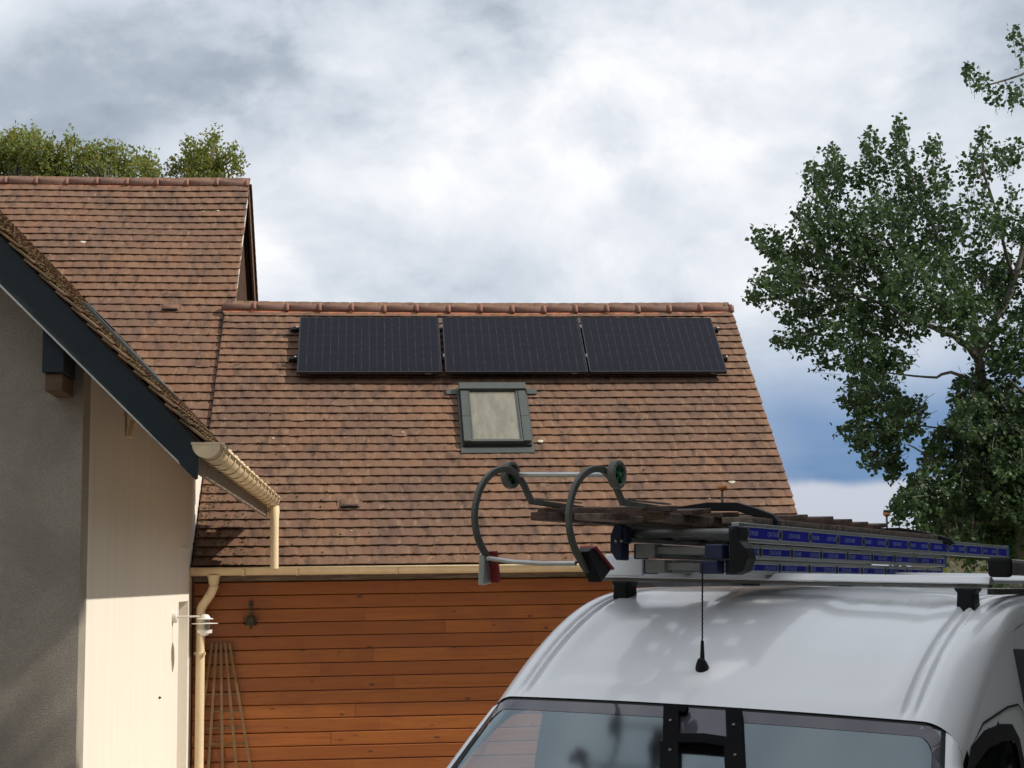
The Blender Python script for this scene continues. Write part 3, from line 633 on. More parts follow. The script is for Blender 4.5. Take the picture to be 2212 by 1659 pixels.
for i, (x, s, r) in enumerate(((-3.82, 3.92, .042), (-2.1, 4.75, .022), (-2.3, 4.72, .016), (-4.2, 3.6, .012), (-3.2, 4.0, .012))):
    lichen(tall, T_(x, s, .028), E1, E2, NN, r, 40+i)
pts = []
for i in range(260):
    x = random.uniform(-5.2, TX1); r = int(random.triangular(0, 28, 4))
    if keep_t(x, r*.165): pts.append((T_(x, r*.165-.003, .032), random.choice((.004, .005, .007, .009))))
moss(tall, pts)

# ================================================================ GABLED FRONT
gab = empty('gabled_house', 'gabled house front at far left with dark blue barge board and cream side wall', 'house')
GN, GF, GY0 = 10.075, 16.42, 9.64
ga = math.atan(GK); gs = Vector((-math.cos(ga), 0, math.sin(ga))); gn = Vector((math.sin(ga), 0, math.cos(ga)))
def G_(y, s, off=0.): return Vector((GX, y, GZ))+gs*s+gn*off
# walls: front gable and right side wall with a deep door recess
def gz(x): return GZ-(x-GX)*GK-.22
MB().prism([(XW, GN, 0), (XW, GN, gz(XW)), (-5.2, GN, gz(-5.2)), (-8.5, GN, gz(-5.2)-3.3*GK), (-8.5, GN, 0)], (0, .25, 0)).build('front_wall', M['render_grey'], gab)
b = MB(); zt = gz(XW)
b.box((XW-.25, GN+.252, 0), (XW, 15.22, zt)); b.box((XW-.25, 15.22, 2.155), (XW, 16.01, zt)); b.box((XW-.25, 16.01, 0), (XW, 18.06, zt))
b.build('side_wall', M['render_cream'], gab)
MB().box((XW-.24, 15.222, 0), (XW-.19, 16.008, 2.15)).build('recessed_door', M['white_trim'], gab)
# soffit / deck of the right slope, cut along the valley on the far side
def slab(name, m, s0, s1, y0, far, o0, o1):
    b = MB(); pts = [G_(y0, s0, o0), G_(far(s0), s0, o0), G_(far(s1), s1, o0), G_(y0, s1, o0)]; b.prism(pts, gn*(o1-o0)); return b.build(name, m, gab)
def far(s):
    z = GZ+gs.z*s; x = GX+gs.x*s
    if x > XW: return GF
    return max(TY-.0, TY+(z-TZ))
slab('eave_deck', M['brown_wood'], .02, .98, GY0+.03, lambda s: GF-.03, -.10, -.03)
slab('roof_deck', M['brown_wood'], 1.0, 6.0, GY0+.03, far, -.10, -.03)
MB().box((-1.845, GF-.07, GZ+.02-.0), (-1.2, GF-.04, GZ+.02)).build('eave_end_board', M['grey_wood'], gab) if 0 else None
b = MB(); b.prism([(GX-.035, GY0+.03, GZ-.20), (GX-.035, 16.08, GZ-.20), (GX-.035, 16.08, GZ-.015), (GX-.035, GY0+.03, GZ-.015)], (.025, 0, 0)); b.build('fascia_board', M['grey_wood'], gab)
b = MB(); b.prism([G_(GF-.04, .06, -.10), G_(GF-.04, 1.15, -.10), G_(GF-.04, 1.15, -.26), G_(GF-.04, .2, -.26)], (0, .03, 0)); b.build('far_barge_board', M['grey_wood'], gab)
def keep_g(y, s):
    P = G_(y, s); return y < far(s)-.02
tile_roof(gab, M['tile_moss'], G_(0, -.03), (0, 1, 0), gs, gn, GY0-.03, 20, 42, keep_g, lambda y, s: .006*math.sin(y*2+s*3), 0, lambda P, y, s: (0 if y < GY0+.4 or s < .3 else 3)+y*.1+s*.3+(20 if in_px(P)[1] < 480 or in_px(P)[0] < -10 else 0))
# barge board, trim
def gable_strip(name, m, y0, y1, s0, s1, o0, o1, bev=0.):
    b = MB(); b.prism([G_(y0, s0, o0), G_(y0, s1, o0), G_(y0, s1, o1), G_(y0, s0, o1)], (0, y1-y0, 0)); return b.build(name, m, gab, bevel=bev)
b = MB(); P0 = Vector((GX, GY0, GZ))
b.prism([(-1.062, GY0, GZ-.015), (-5.0, GY0, GZ-.015+(5.0-1.062)*GK), (-5.0, GY0, 2.972+3.905*1.0025), (-1.078, GY0, 2.955), (-1.064, GY0, 2.962)], (0, .028, 0)); b.build('barge_board', M['slate_metal'], gab, bevel=.003)
b = MB(); b.prism([(-1.185, GY0-.012, 3.074), (-5.0, GY0-.012, 3.074+(5.0-1.185)*1.0025), (-5.0, GY0-.012, 3.054+(5.0-1.185)*1.0025), (-1.170, GY0-.012, 3.046)], (0, .016, 0)); b.build('barge_trim', M['pale_metal'], gab)
# verge tile ends (layered, mossy) between barge board and roof surface
b = MB()
for k in range(46):
    s = -.02+k*.137
    for q in range(3):
        d = .006; y = GY0+.006+q*.010+random.uniform(-.004, .004)
        c = [G_(y, s, -.055+.02*q), G_(y, s+.21, -.065+.02*q), G_(y, s+.21, -.053+.02*q), G_(y, s, -.040+.02*q)]
        b.prism(c, (0, .12, 0))
b.build('verge_tile_ends', M['tile_moss'], gab)['kind'] = 'stuff'
pts = []
for i in range(1500):
    y = GY0+abs(random.gauss(0, .25)) if random.random() < .5 else random.uniform(GY0, 15.9); s = random.uniform(0, 4.4)
    if random.random() < .6: s = int(s/TG)*TG-.03
    pts.append((G_(y, s, .024), random.choice((.006, .008, .011, .016))))
moss(gab, pts)
# purlin end and console
pe = MB().box((-2.035, GY0+.06, 3.635), (-1.90, GN-.002, 3.95)).build('purlin_end', M['slate_metal'], gab, bevel=.006)
MB().box((-2.02, GY0+.085, 3.52), (-1.91, GN-.002, 3.633)).build('purlin_foot', M['brown_wood'], pe, bevel=.008)
b = MB(); b.bar([(XW+.17, 11.82, 3.69), (XW+.10, 11.82, 3.63), (XW+.055, 11.82, 3.54), (XW+.03, 11.82, 3.43)], .09, .035, (0, 1, 0)); b.build('curved_bracket', M['pvc'], gab, smooth=False)
# gutter + rings + downpipe onto the wing roof
GG = Vector((-1.012, 0, 3.175))
gg = half_gutter('gutter', (GG.x, GY0-.005, GG.z), (GG.x, 16.04, GG.z+.012), .085, M['pvc'], gab)
b = MB(); b.add([(GG.x-.088+.176*k/12 if 0 else GG.x-math.cos(math.pi*k/12)*.088, GY0-.010, GG.z-math.sin(math.pi*k/12)*.088) for k in range(13)]+[(GG.x-math.cos(math.pi*k/12)*.088, GY0-.004, GG.z-math.sin(math.pi*k/12)*.088) for k in range(13)], [tuple(range(13)), tuple(range(13, 26))[::-1]]+[(k, k+1, 14+k, 13+k) for k in range(12)]+[(12, 0, 13, 25)]); b.box((GG.x-.094, GY0-.012, GG.z-.002), (GG.x+.096, GY0-.002, GG.z+.012)); b.build('gutter_end_cap', M['pvc'], gg)
for k in range(15):
    y = GY0+.20+k*.43; b = MB(); ring(b, (GG.x, y, GG.z+.0), (0, 1, 0), .092, .05); b.build('gutter_bracket', M['pvc'], gg, smooth=True, solid=.005)
for k in range(26):
    y = GY0+.12+k*.245; MB().box((GG.x+.055, y-.05, GG.z+.005), (GG.x+.098, y+.05, GG.z+.017)).build('gutter_clip', M['brown_wood' if k % 2 else 'pvc'], gg)
b = MB(); b.tube([(GG.x+.02, 15.96, GG.z-.08), (GG.x+.03, 15.95, GG.z-.13), (GG.x+.035, 15.93, GG.z-.19), (GG.x+.035, 15.93, GG.z-.30), (GG.x+.035, 15.93, 2.47)], [.062, .055, .045, .043, .043], 16); b.build('downpipe', M['pvc'], gab, smooth=True)
# skylight on the gable's right slope, seen edge on
gw = empty('roof_window', None, None); gw.parent = gab
TGm = frame_mx(G_(0, 0), (0, 1, 0), tuple(gs), tuple(gn))
b = MB(); b.box((11.9, .86, .0), (12.02, 1.72, .062), TGm); b.box((12.9, .86, .0), (13.02, 1.72, .062), TGm); b.box((12.02, .86, .0), (12.9, .95, .062), TGm); b.box((12.02, 1.62, .0), (12.9, 1.72, .075), TGm); b.build('frame', M['anth'], gw, bevel=.004)
b = MB(); b.box((12.02, .95, .03), (12.9, 1.62, .045), TGm); b.build('pane', M['dark_glass'], gw)
MB().box((XW+.0005, 15.32, 2.672), (XW+.014, 16.0, 2.684)).build('cable', M['render_white'], gab)
b = MB(); b.tube([(-1.83, 16.13, 0), (-1.83, 16.13, 1.95)], .007, 6); b.build('cable', M['brown_wood'], gab)
MB().lathe((XW, 13.896, 1.341), (1, 0, 0), [(.012, 0), (.012, .006), (.006, .02), (.002, .022)], 8).build('wall_plug', M['black'], gab)

# ================================================================ WALL LAMP, BELL, TRELLIS
lamp = empty('wall_lamp', 'white outdoor lamp on an arm beside the cream downpipe', 'lamp')
LY, LX, LZ = 14.76, -1.545, 1.955
b = MB(); b.lathe((XW+.001, LY, 2.022), (1, 0, 0), [(.058, 0), (.058, .035), (.052, .042), (.0, .042)], 20); b.build('back_plate', M['white_trim'], lamp, smooth=True)
b = MB(); b.tube([(XW+.042, LY, 2.0), (XW+.05, LY, 2.022), (LX-.07, LY, 2.022), (LX-.03, LY, 2.015)], .0085, 10); b.build('arm', M['white_trim'], lamp, smooth=True)
b = MB(); b.lathe((LX, LY, LZ), (0, 0, 1), [(.078, .040), (.076, .046), (.052, .052), (.044, .066), (.03, .082), (.0, .088)], 24); b.build('cap', M['white_trim'], lamp, smooth=True)
b = MB(); b.lathe((LX, LY, LZ), (0, 0, 1), [(.12, -.003), (.122, 0), (.12, .003), (.04, .007), (.04, -.007)][:4], 28); b.build('louvre_disc', M['white_trim'], lamp)
b = MB(); b.lathe((LX, LY, LZ), (0, 0, 1), [(.045, -.06), (.045, -.004)], 20); b.build('glass', M['lamp_glass'], lamp, smooth=True)
b = MB(); b.lathe((LX, LY, LZ), (0, 0, 1), [(.045, .005), (.045, .041)], 20); b.build('glass', M['lamp_glass'], lamp, smooth=True)
b = MB(); b.lathe((LX, LY, LZ), (0, 0, 1), [(.0, -.115), (.03, -.108), (.044, -.092), (.066, -.088), (.068, -.058), (.05, -.056)], 24); b.build('cup', M['white_trim'], lamp, smooth=True)
bell = empty('wall_bell', 'small dark bronze bell hanging on the orange timber cladding', 'bell')
BX, BY, BZ = -1.236, WY+.10, 1.93
b = MB(); b.lathe((BX, BY, BZ-.035), (0, 0, 1), [(.062, 0), (.060, .008), (.046, .03), (.042, .06), (.034, .085), (.012, .1), (.0, .102)], 20); b.build('bell_body', M['patina'], bell, smooth=True)
b = MB(); b.bar([(BX, BY, BZ+.06), (BX, BY+.01, BZ+.12), (BX, BY+.035, BZ+.20)], .022, .016, (1, 0, 0)); b.box((BX-.03, BY+.03, BZ+.165), (BX+.03, BY+.044, BZ+.185)); b.lathe((BX, BY+.02, BZ+.20), (0, 0, 1), [(.0, -.012), (.018, -.004), (.014, .012), (0, .016)], 10); b.build('bracket', M['patina'], bell)
for sx in (-1, 1):
    b = MB(); b.bar([(BX+sx*.045, BY, BZ+.0), (BX+sx*.072, BY, BZ+.02), (BX+sx*.066, BY, BZ+.06), (BX+sx*.03, BY, BZ+.055)], .012, .012, (0, 1, 0)); b.build('ear', M['patina'], bell)
b = MB(); b.tube([(BX, BY, BZ-.03), (BX, BY-.003, BZ-.075)], [.006, .01], 8); b.build('clapper', M['patina'], bell)
tr = empty('garden_trellis', 'fan shaped tan wooden trellis standing against the orange timber wall', 'trellis')
TYY = WY+.115
tz0, tz1 = .02, 1.72
for k in range(5):
    q = k/4-.5; xt = -1.536+q*.175; xb = -1.50+q*.70
    b = MB(); b.bar([(xt, TYY-.02, tz1), (xb, TYY-.02-.0, tz0)], .026, .012, (1, 0, 0)); b.build('slat', M['trellis'], tr)
for z in (1.70, 1.60, 1.20, 1.03, .86, .70, .42, .2):
    f = (tz1-z)/(tz1-tz0); w = .175+(.70-.175)*f+.05; xc = -1.536+.036*f
    b = MB(); b.box((xc-w/2, TYY-.012, z-.011), (xc+w/2, TYY-.003, z+.011)); b.build('crossbar', M['trellis'], tr)

# ================================================================ VAN
def axes(azd, tilt, roll):
    az, t, ro = R(azd), R(tilt), R(roll)
    a = Vector((math.sin(az)*math.cos(t), math.cos(az)*math.cos(t), math.sin(t))); l0 = Vector((math.cos(az), -math.sin(az), 0)); u = l0.cross(a)
    return a, l0*math.cos(ro)-u*math.sin(ro), u*math.cos(ro)+l0*math.sin(ro)
vA, vL, vU = axes(34.3, -.5, 1.7)
VO = Vector((.955, 4.679, -.023))
VT = frame_mx(VO, vA, vL, vU)
def V_(u, v, w): return VO+vA*u+vL*v+vU*w
van = empty('delivery_van', 'white high roofed van parked nose towards the viewer with ladders on its roof rack', 'van')
def interp(tab, x):
    if x <= tab[0][0]: return tab[0][1]
    for (a, p), (b, q) in zip(tab, tab[1:]):
        if x <= b:
            t = (x-a)/(b-a); return p+(q-p)*t
    return tab[-1][1]
ROOF = [(0, 1.957), (.05, 1.990), (.1, 2.022), (.15, 2.053), (.2, 2.082), (.26, 2.114), (.32, 2.143), (.4, 2.178), (.48, 2.208), (.56, 2.233), (.64, 2.253), (.72, 2.268), (.8, 2.279), (.9, 2.288), (1.0, 2.293), (1.2, 2.298), (1.6, 2.301), (4.6, 2.29)]
HALF = [(-.8, .88), (0, .760), (.4, .762), (.9, .764), (4.6, .765)]
def smst(a, b, x):
    t = min(1, max(0, (x-a)/(b-a))); return t*t*(3-2*t)
def roof_pt(u, v):
    b = interp(HALF, u); Rr = .105-.03*smst(.1, .8, u); av = abs(v); cb = .022-.008*smst(0, .9, u)
    w = interp(ROOF, u)-cb*(v/b)**2
    if av > b-Rr:
        q = min(1, (av-(b-Rr))/Rr); w -= Rr-math.sqrt(max(0, Rr*Rr-(q*Rr)**2))
    # gutter grooves along both edges, pressed panels in the forehead
    for gcen, gd in ((.605, .017), (.638, .011)):
        w -= gd*math.exp(-((av-gcen-.02*smst(0, .9, u))/.0085)**2)*smst(.0, .07, u)
    for c0, c1 in ((.16, .555),):
        m = smst(c0-.0, c0+.07, av)*smst(c1+.02, c1-.05, av)*smst(.06, .115, u)*smst(.98, .72, u); w -= .011*m
    bow = -.135*(1-(v/b)**2)*(1-smst(0, 1.0, u))
    return (u+bow, v, w)
us = [0, .02, .05, .08, .11, .14, .17, .2, .24, .28, .32, .36, .4, .44, .48, .52, .56, .6, .64, .68, .72, .76, .8, .85, .9, .95, 1.0, 1.1, 1.2, 1.4, 1.7, 2.2, 2.8, 3.4, 4.0, 4.4]
qs = [i/44-1 for i in range(89)]
vs_fine = sorted(set([q*.62/1 for q in [i/16-1 for i in range(33)]]+[s*(.62+.18*k/40) for s in (-1, 1) for k in range(41)]))
P = []
for u in us:
    b = interp(HALF, u); row = []
    for v in vs_fine: row.append(roof_pt(u, v*b/.80))
    P.append(row)
b = MB(); b.grid(P); b.build('roof', M['paint'], van, smooth=True, T=VT)
# windscreen surface
def ws_pt(f, q, out=0.):
    hw = .885+(.716-.885)*f; v = hw*q
    top = Vector(roof_pt(0, .716*q)); bot = Vector((-.80-.215*(1-q*q)+.0, .885*q, 1.13+.03*(1-q*q)))
    p = bot.lerp(top, f); bulge = .035*math.sin(math.pi*f)
    n = Vector((-.72, 0, .69)); p = p+n*(bulge+out-.006); return p
def ws_patch(name, m, f0, f1, q0, q1, out, nf=14, nq=30, parent=None):
    b = MB(); b.grid([[ws_pt(f0+(f1-f0)*i/nf, q0+(q1-q0)*j/nq, out) for j in range(nq+1)] for i in range(nf+1)]); return b.build(name, m, parent or van, smooth=True, T=VT)
wsn = ws_patch('windscreen', M['windscreen'], .0, .992, -.985, .985, 0)
M['frit'] = mat('plum_glass_band', (.075, .068, .085), .06, spec=.6, coat=.4)
# printed band round the glass edge: between two rounded outlines in glass coordinates
def rrect(q1, f0, f1, r, n=8):
    out = []
    for cx, cy, a0 in ((q1-r, f1-r*1.0, 0), (-q1+r, f1-r, 90), (-q1+r, f0+r, 180), (q1-r, f0+r, 270)):
        for k in range(n+1):
            th = R(a0+90*k/n); out.append((cx+r*math.cos(th), cy+r*math.sin(th)))
    return out
def dens(poly, n=10):
    out = []
    for a, c in zip(poly, poly[1:]+poly[:1]):
        m_ = max(1, int(math.hypot(c[0]-a[0], c[1]-a[1])/.06))
        for k in range(m_): out.append((a[0]+(c[0]-a[0])*k/m_, a[1]+(c[1]-a[1])*k/m_))
    return out
outer = rrect(.99, 0.0, .992, .05); inner = rrect(.958, .06, .953, .055)
b = MB(); po = []; pi_ = []
for (a, c), (a2, c2) in zip(zip(outer, outer[1:]+outer[:1]), zip(inner, inner[1:]+inner[:1])):
    m_ = max(1, int(math.hypot(c[0]-a[0], c[1]-a[1])/.06))
    for k in range(m_):
        t_ = k/m_; po.append((a[0]+(c[0]-a[0])*t_, a[1]+(c[1]-a[1])*t_)); pi_.append((a2[0]+(c2[0]-a2[0])*t_, a2[1]+(c2[1]-a2[1])*t_))
N_ = len(po); b.add([ws_pt(f, q, .0009) for q, f in po]+[ws_pt(f, q, .0009) for q, f in pi_], [(k, (k+1) % N_, N_+(k+1) % N_, N_+k) for k in range(N_)])
b.build('shade_band', M['frit'], wsn, T=VT)
def at_v(f, v): return ws_pt(f, v/(.885+(.716-.885)*f), .0011)
b = MB(); b.grid([[at_v(f, v0+(v1-v0)*j/6) for j in range(7)] for f, v0, v1 in ((.955, -.035, .155), (.90, -.040, .152), (.875, -.040, .135), (.862, -.038, .115))]); b.build('mirror_field', M['frit'], wsn, T=VT)
b = MB(); pr = [[ws_pt(.993+.006*k, (j/30-.5)*1.985, .001) for j in range(31)] for k in (0, 1)]; b.grid(pr); b.build('windscreen_seal', M['black_rubber'], wsn, T=VT)
for s in (-1, 1):
    b = MB(); b.grid([[ws_pt(i/14*.995, s*(.985+.016*k), .001) for k in (0, 1)] for i in range(15)]); b.build('windscreen_seal', M['black_rubber'], wsn, T=VT)
# flanks
def flank_top(u):
    if u >= 0:
        b = interp(HALF, u); return b, roof_pt(u, b)[2]
    f = (u+.8)/.8; p = ws_pt(min(1, max(0, f)), 1.0); b0, w0 = interp(HALF, 0), roof_pt(0, interp(HALF, 0))[2]
    return p[1]+.05*f+.03*(1-f), p[2]-.02-(1.93-.02-w0+.0)*f*.8
def side_v(u, w):
    b, wt = flank_top(u); lo = [(.30, .87), (.55, .91), (.85, .925), (1.15, .915)]
    if w <= 1.15: return interp(lo, w)
    if wt <= 1.16: return .915
    t = (w-1.15)/(wt-1.15); return .915+(b-.915)*(t**1.15)
us2 = [-.8+.05*i for i in range(31)]+[.9, 1.2, 2, 3, 3.8, 4.4]
WINL = [(-.50, 1.24), (-.42, 1.42), (-.30, 1.58), (-.18, 1.70), (-.08, 1.775), (0.0, 1.82), (.08, 1.852), (.2, 1.885)]
WIN = WINL+[(.34, 1.893), (.46, 1.885), (.50, 1.85), (.51, 1.24)]
def inside(poly, x, y):
    r = False
    for (x0, y0), (x1, y1) in zip(poly, poly[1:]+poly[:1]):
        if (y0 > y) != (y1 > y) and x < (x1-x0)*(y-y0)/(y1-y0)+x0: r = not r
    return r
def offset_poly(poly, d):
    out = []; n = len(poly)
    for k in range(n):
        a, c, e = Vector(poly[k-1]), Vector(poly[k]), Vector(poly[(k+1) % n]); t = ((c-a).normalized()+(e-c).normalized()).normalized(); out.append((c.x-t.y*d, c.y+t.x*d))
    return out
for s in (-1, 1):
    P = []; NW = 44
    for u in us2:
        b_, wt = flank_top(u); row = []
        for k in range(NW+1):
            w = .32+(wt-.32)*k/NW; row.append((u, s*side_v(u, w), w))
        P.append(row)
    b = MB(); b.grid(P)
    b.f = [f for f in b.f if not inside(WIN, sum(b.v[q][0] for q in f)/4, sum(b.v[q][2] for q in f)/4)]
    b.build('side_panel', M['paint'], van, smooth=True, T=VT)
    # A pillar between windscreen edge and flank
    P = []
    for i in range(15):
        f = i/14; p = ws_pt(f, s*1.001, 0); u = -.8+.8*f; b_, wt = flank_top(u); e = Vector((u, s*b_, wt)); mid = p.lerp(e, .5)+Vector((-.012, s*.012, .012)); P.append([p, p.lerp(e, .25)+Vector((-.009, s*.008, .009)), mid, p.lerp(e, .8)+Vector((-.006, s*.008, .006)), e])
    b = MB(); b.grid(P); b.build('windscreen_pillar', M['paint'], van, smooth=True, T=VT)
    def sp(u, w, o=.004):
        w = min(w, flank_top(u)[1]-.004); return Vector((u, s*(side_v(u, w)+o), w))
    def patch(name, m, poly, o=.004, par=None):
        b = MB(); pts = [sp(u, w, o) for u, w in poly]; c = sum(pts, Vector())/len(pts); b.add([c]+pts, [(0, i+1, (i+1) % len(pts)+1) for i in range(len(pts))]); return b.build(name, m, par or van, T=VT)
    b = MB(); rows = []
    for k in range(15):
        w = 1.22+(1.90-1.22)*k/14; ul = -.5
        for a, c in zip(WINL, WINL[1:]):
            if a[1] <= w <= c[1]+1e-6: ul = a[0]+(c[0]-a[0])*(w-a[1])/(c[1]-a[1])
        if w > 1.885: ul = .2
        rows.append([sp(ul-.012+(.525-ul)*j/8, w, -.004) for j in range(9)])
    b.grid(rows); sw = b.build('door_window', M['side_glass' if s < 0 else 'dark_glass'], van, smooth=True, T=VT)
    dw = []
    for a, c in zip(WIN, WIN[1:]+WIN[:1]):
        m_ = max(1, int(math.hypot(c[0]-a[0], c[1]-a[1])/.05))
        for k in range(m_): dw.append((a[0]+(c[0]-a[0])*k/m_, a[1]+(c[1]-a[1])*k/m_))
    oo, ii = offset_poly(dw, .020), offset_poly(dw, -.030)
    b = MB(); n_ = len(dw); b.add([sp(q[0], q[1], .004) for q in oo]+[sp(q[0], q[1], .003) for q in ii], [(k, (k+1) % n_, n_+(k+1) % n_, n_+k) for k in range(n_)]); b.build('window_seal', M['black_rubber'], sw, T=VT)
    def seam(path, name='door_gap', wd=.007):
        b = MB()
        for a, c in zip(path, path[1:]):
            d = Vector((c[0]-a[0], c[1]-a[1])).normalized(); nrm = (-d.y*wd/2, d.x*wd/2)
            b.add([sp(a[0]+nrm[0], a[1]+nrm[1], .006), sp(c[0]+nrm[0], c[1]+nrm[1], .006), sp(c[0]-nrm[0], c[1]-nrm[1], .006), sp(a[0]-nrm[0], a[1]-nrm[1], .006)], [(0, 1, 2, 3)])
        b.build(name, M['black_rubber'], van, T=VT)
    seam([(-.74, .5), (-.72, 1.1), (-.60, 1.25), (-.46, 1.48), (-.26, 1.69), (-.14, 1.77), (-.04, 1.825), (.06, 1.87), (.2, 1.925), (.45, 1.955), (.57, 1.955), (.61, 1.93), (.63, 1.85), (.64, 1.2), (.64, .5)])
    seam([(.75, 2.06), (.9, 2.085), (1.2, 2.10), (2.0, 2.105), (4.3, 2.10)], 'roof_seam', .006)
    seam([(1.0, .5), (1.0, 2.03), (2.2, 2.03), (2.2, .5)], 'sliding_door_gap')
    b = MB(); q = sp(.48, 1.05, .0); b.box((.40, min(q.y, q.y+s*.035), 1.03), (.58, max(q.y, q.y+s*.035), 1.065)); b.build('door_handle', M['black'], van, bevel=.006, T=VT)
    b = MB(); y0 = s*.99; b.box((-.66, min(y0, y0+s*.24), 1.05), (-.52, max(y0, y0+s*.24), 1.36)); mr = b.build('wing_mirror', M['black'], van, bevel=.03, T=VT)
    for u in (-1.0, 3.3):
        hub = V_(u, s*.88, .34); hub.z = .33
        b = MB(); b.lathe(hub-vL*s*.11, vL*s, [(.20, 0), (.30, .01), (.33, .04), (.33, .16), (.30, .2), (.20, .21)], 28); wh = b.build('wheel', M['black'], van, smooth=True)
        b = MB(); b.lathe(hub+vL*s*.08, vL*s, [(.205, 0), (.20, .02), (.15, .0), (.06, .02), (.0, .02)], 24); b.build('rim', M['alu_dull'], wh, smooth=True)
    b = MB(); b.box((-1.60, min(s*.62, s*.90), .80), (-1.35, max(s*.62, s*.90), 1.02)); b.build('headlight', M['alu_dull'], van, bevel=.03, T=VT)
# bonnet, front, bumper, rear, floor, cab interior
P = []
for u, w, hb in ((-1.0, 1.12, .84), (-1.25, 1.07, .86), (-1.45, 1.02, .86), (-1.58, .95, .84), (-1.63, .86, .82)):
    P.append([(u+.10*(k/6-1)**2 if 0 else u+.12*abs(k/6-1)**2, hb*(k/6-1), w-.05*abs(k/6-1)**3) for k in range(13)])
b = MB(); b.grid(P); b.build('bonnet', M['paint'], van, smooth=True, T=VT)
b = MB(); b.box((-1.66, -.80, .28), (-1.40, .80, .84)); b.build('bumper', M['black'], van, bevel=.06, T=VT)
b = MB(); b.grid([[(-1.45, s_*.93, .35), (-.80, s_*.985, .35)][::1] for s_ in (1,)]+[[(-1.45, .93, 1.0), (-.80, .985, 1.15)]]); b.grid([[(-1.45, -.93, .35), (-.80, -.985, .35)], [(-1.45, -.93, 1.0), (-.80, -.985, 1.15)]]); b.build('front_wing', M['paint'], van, T=VT)
b = MB(); b.box((-1.675, -.45, .60), (-1.655, .45, .80)); b.build('grille', M['black_rubber'], van, T=VT)
b = MB(); b.grid([[(4.4, -side_v(4.4, w), w), (4.4, side_v(4.4, w), w)] for w in (.32, .8, 1.15, 1.6, 2.0, 2.17)]); b.add([(4.4, -.78, 2.17), (4.4, .78, 2.17), (4.4, .6, 2.27), (4.4, -.6, 2.27)], [(0, 1, 2, 3)]); b.build('rear_door', M['paint'], van, T=VT)
b = MB(); b.box((-1.4, -.9, .26), (4.38, .9, .31)); b.build('chassis', M['black'], van, T=VT)
b = MB(); b.box((-.95, -.86, .9), (-.45, .86, 1.10)); b.build('dashboard', M['interior'], van, bevel=.04, T=VT)
b = MB(); b.box((.66, -.82, .32), (.70, .82, 2.12)); b.build('bulkhead', M['interior'], van, T=VT)
for v0 in (-.72, .18):
    b = MB(); b.box((.30, v0, .75), (.46, v0+.52, 1.42)); b.box((-.15, v0, .68), (.30, v0+.52, .84)); b.box((.34, v0+.13, 1.45), (.44, v0+.39, 1.66)); b.build('seat', M['interior'], van, bevel=.04, T=VT)
b = MB(); b.grid([[(u, v*.70, roof_pt(u, v*.70)[2]-.035) for v in (-1, -.5, 0, .5, 1)] for u in (.10, .3, .5, .66)]); b.build('headliner', M['interior'], van, T=VT)
# aerial
an = Vector(roof_pt(.15, -.025)); ab = MB(); ab.lathe(an, (-.35, 0, .94), [(.021, -.01), (.021, .004), (.017, .018), (.010, .032), (.0, .036)], 16); ao = ab.build('aerial_base', M['black'], van, smooth=True, T=VT)
b = MB(); b.tube([an+Vector((.0, 0, .02)), an+Vector((0, 0, .085))], [.0085, .005], 8); b.build('aerial_sleeve', M['black'], ao, T=VT)
b = MB(); pts = []
for k in range(60): pts.append(an+Vector((.0007*math.cos(k*1.9), .0007*math.sin(k*1.9), .08+.24*k/59)))
b.tube(pts, .0026, 6); b.build('aerial_rod', M['black'], ao, T=VT)

# black ladder shape added over the glass to stand for a reflection in it
cl = empty('ladder_reflection', 'narrow black ladder shape standing for a reflection in the van windscreen', 'ladder')
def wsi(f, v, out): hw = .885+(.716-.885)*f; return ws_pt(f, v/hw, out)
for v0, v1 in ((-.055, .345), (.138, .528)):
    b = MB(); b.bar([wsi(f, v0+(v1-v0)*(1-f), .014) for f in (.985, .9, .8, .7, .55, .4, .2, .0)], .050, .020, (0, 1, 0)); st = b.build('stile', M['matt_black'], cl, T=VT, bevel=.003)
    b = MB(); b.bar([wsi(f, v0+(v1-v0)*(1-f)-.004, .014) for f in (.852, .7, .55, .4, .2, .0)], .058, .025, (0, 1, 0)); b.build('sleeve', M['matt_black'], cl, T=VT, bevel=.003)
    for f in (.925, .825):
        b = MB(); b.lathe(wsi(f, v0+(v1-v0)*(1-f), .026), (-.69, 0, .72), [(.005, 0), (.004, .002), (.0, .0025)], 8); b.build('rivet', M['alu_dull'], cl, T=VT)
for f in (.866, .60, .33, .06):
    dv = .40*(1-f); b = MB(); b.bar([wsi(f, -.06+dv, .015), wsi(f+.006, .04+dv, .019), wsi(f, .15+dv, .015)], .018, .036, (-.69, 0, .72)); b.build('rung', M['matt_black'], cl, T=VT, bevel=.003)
b = MB(); b.bar([wsi(.972, -.04, .014), wsi(.972, .005, .014)], .018, .024, (-.69, 0, .72)); b.build('hook', M['matt_black'], cl, T=VT)

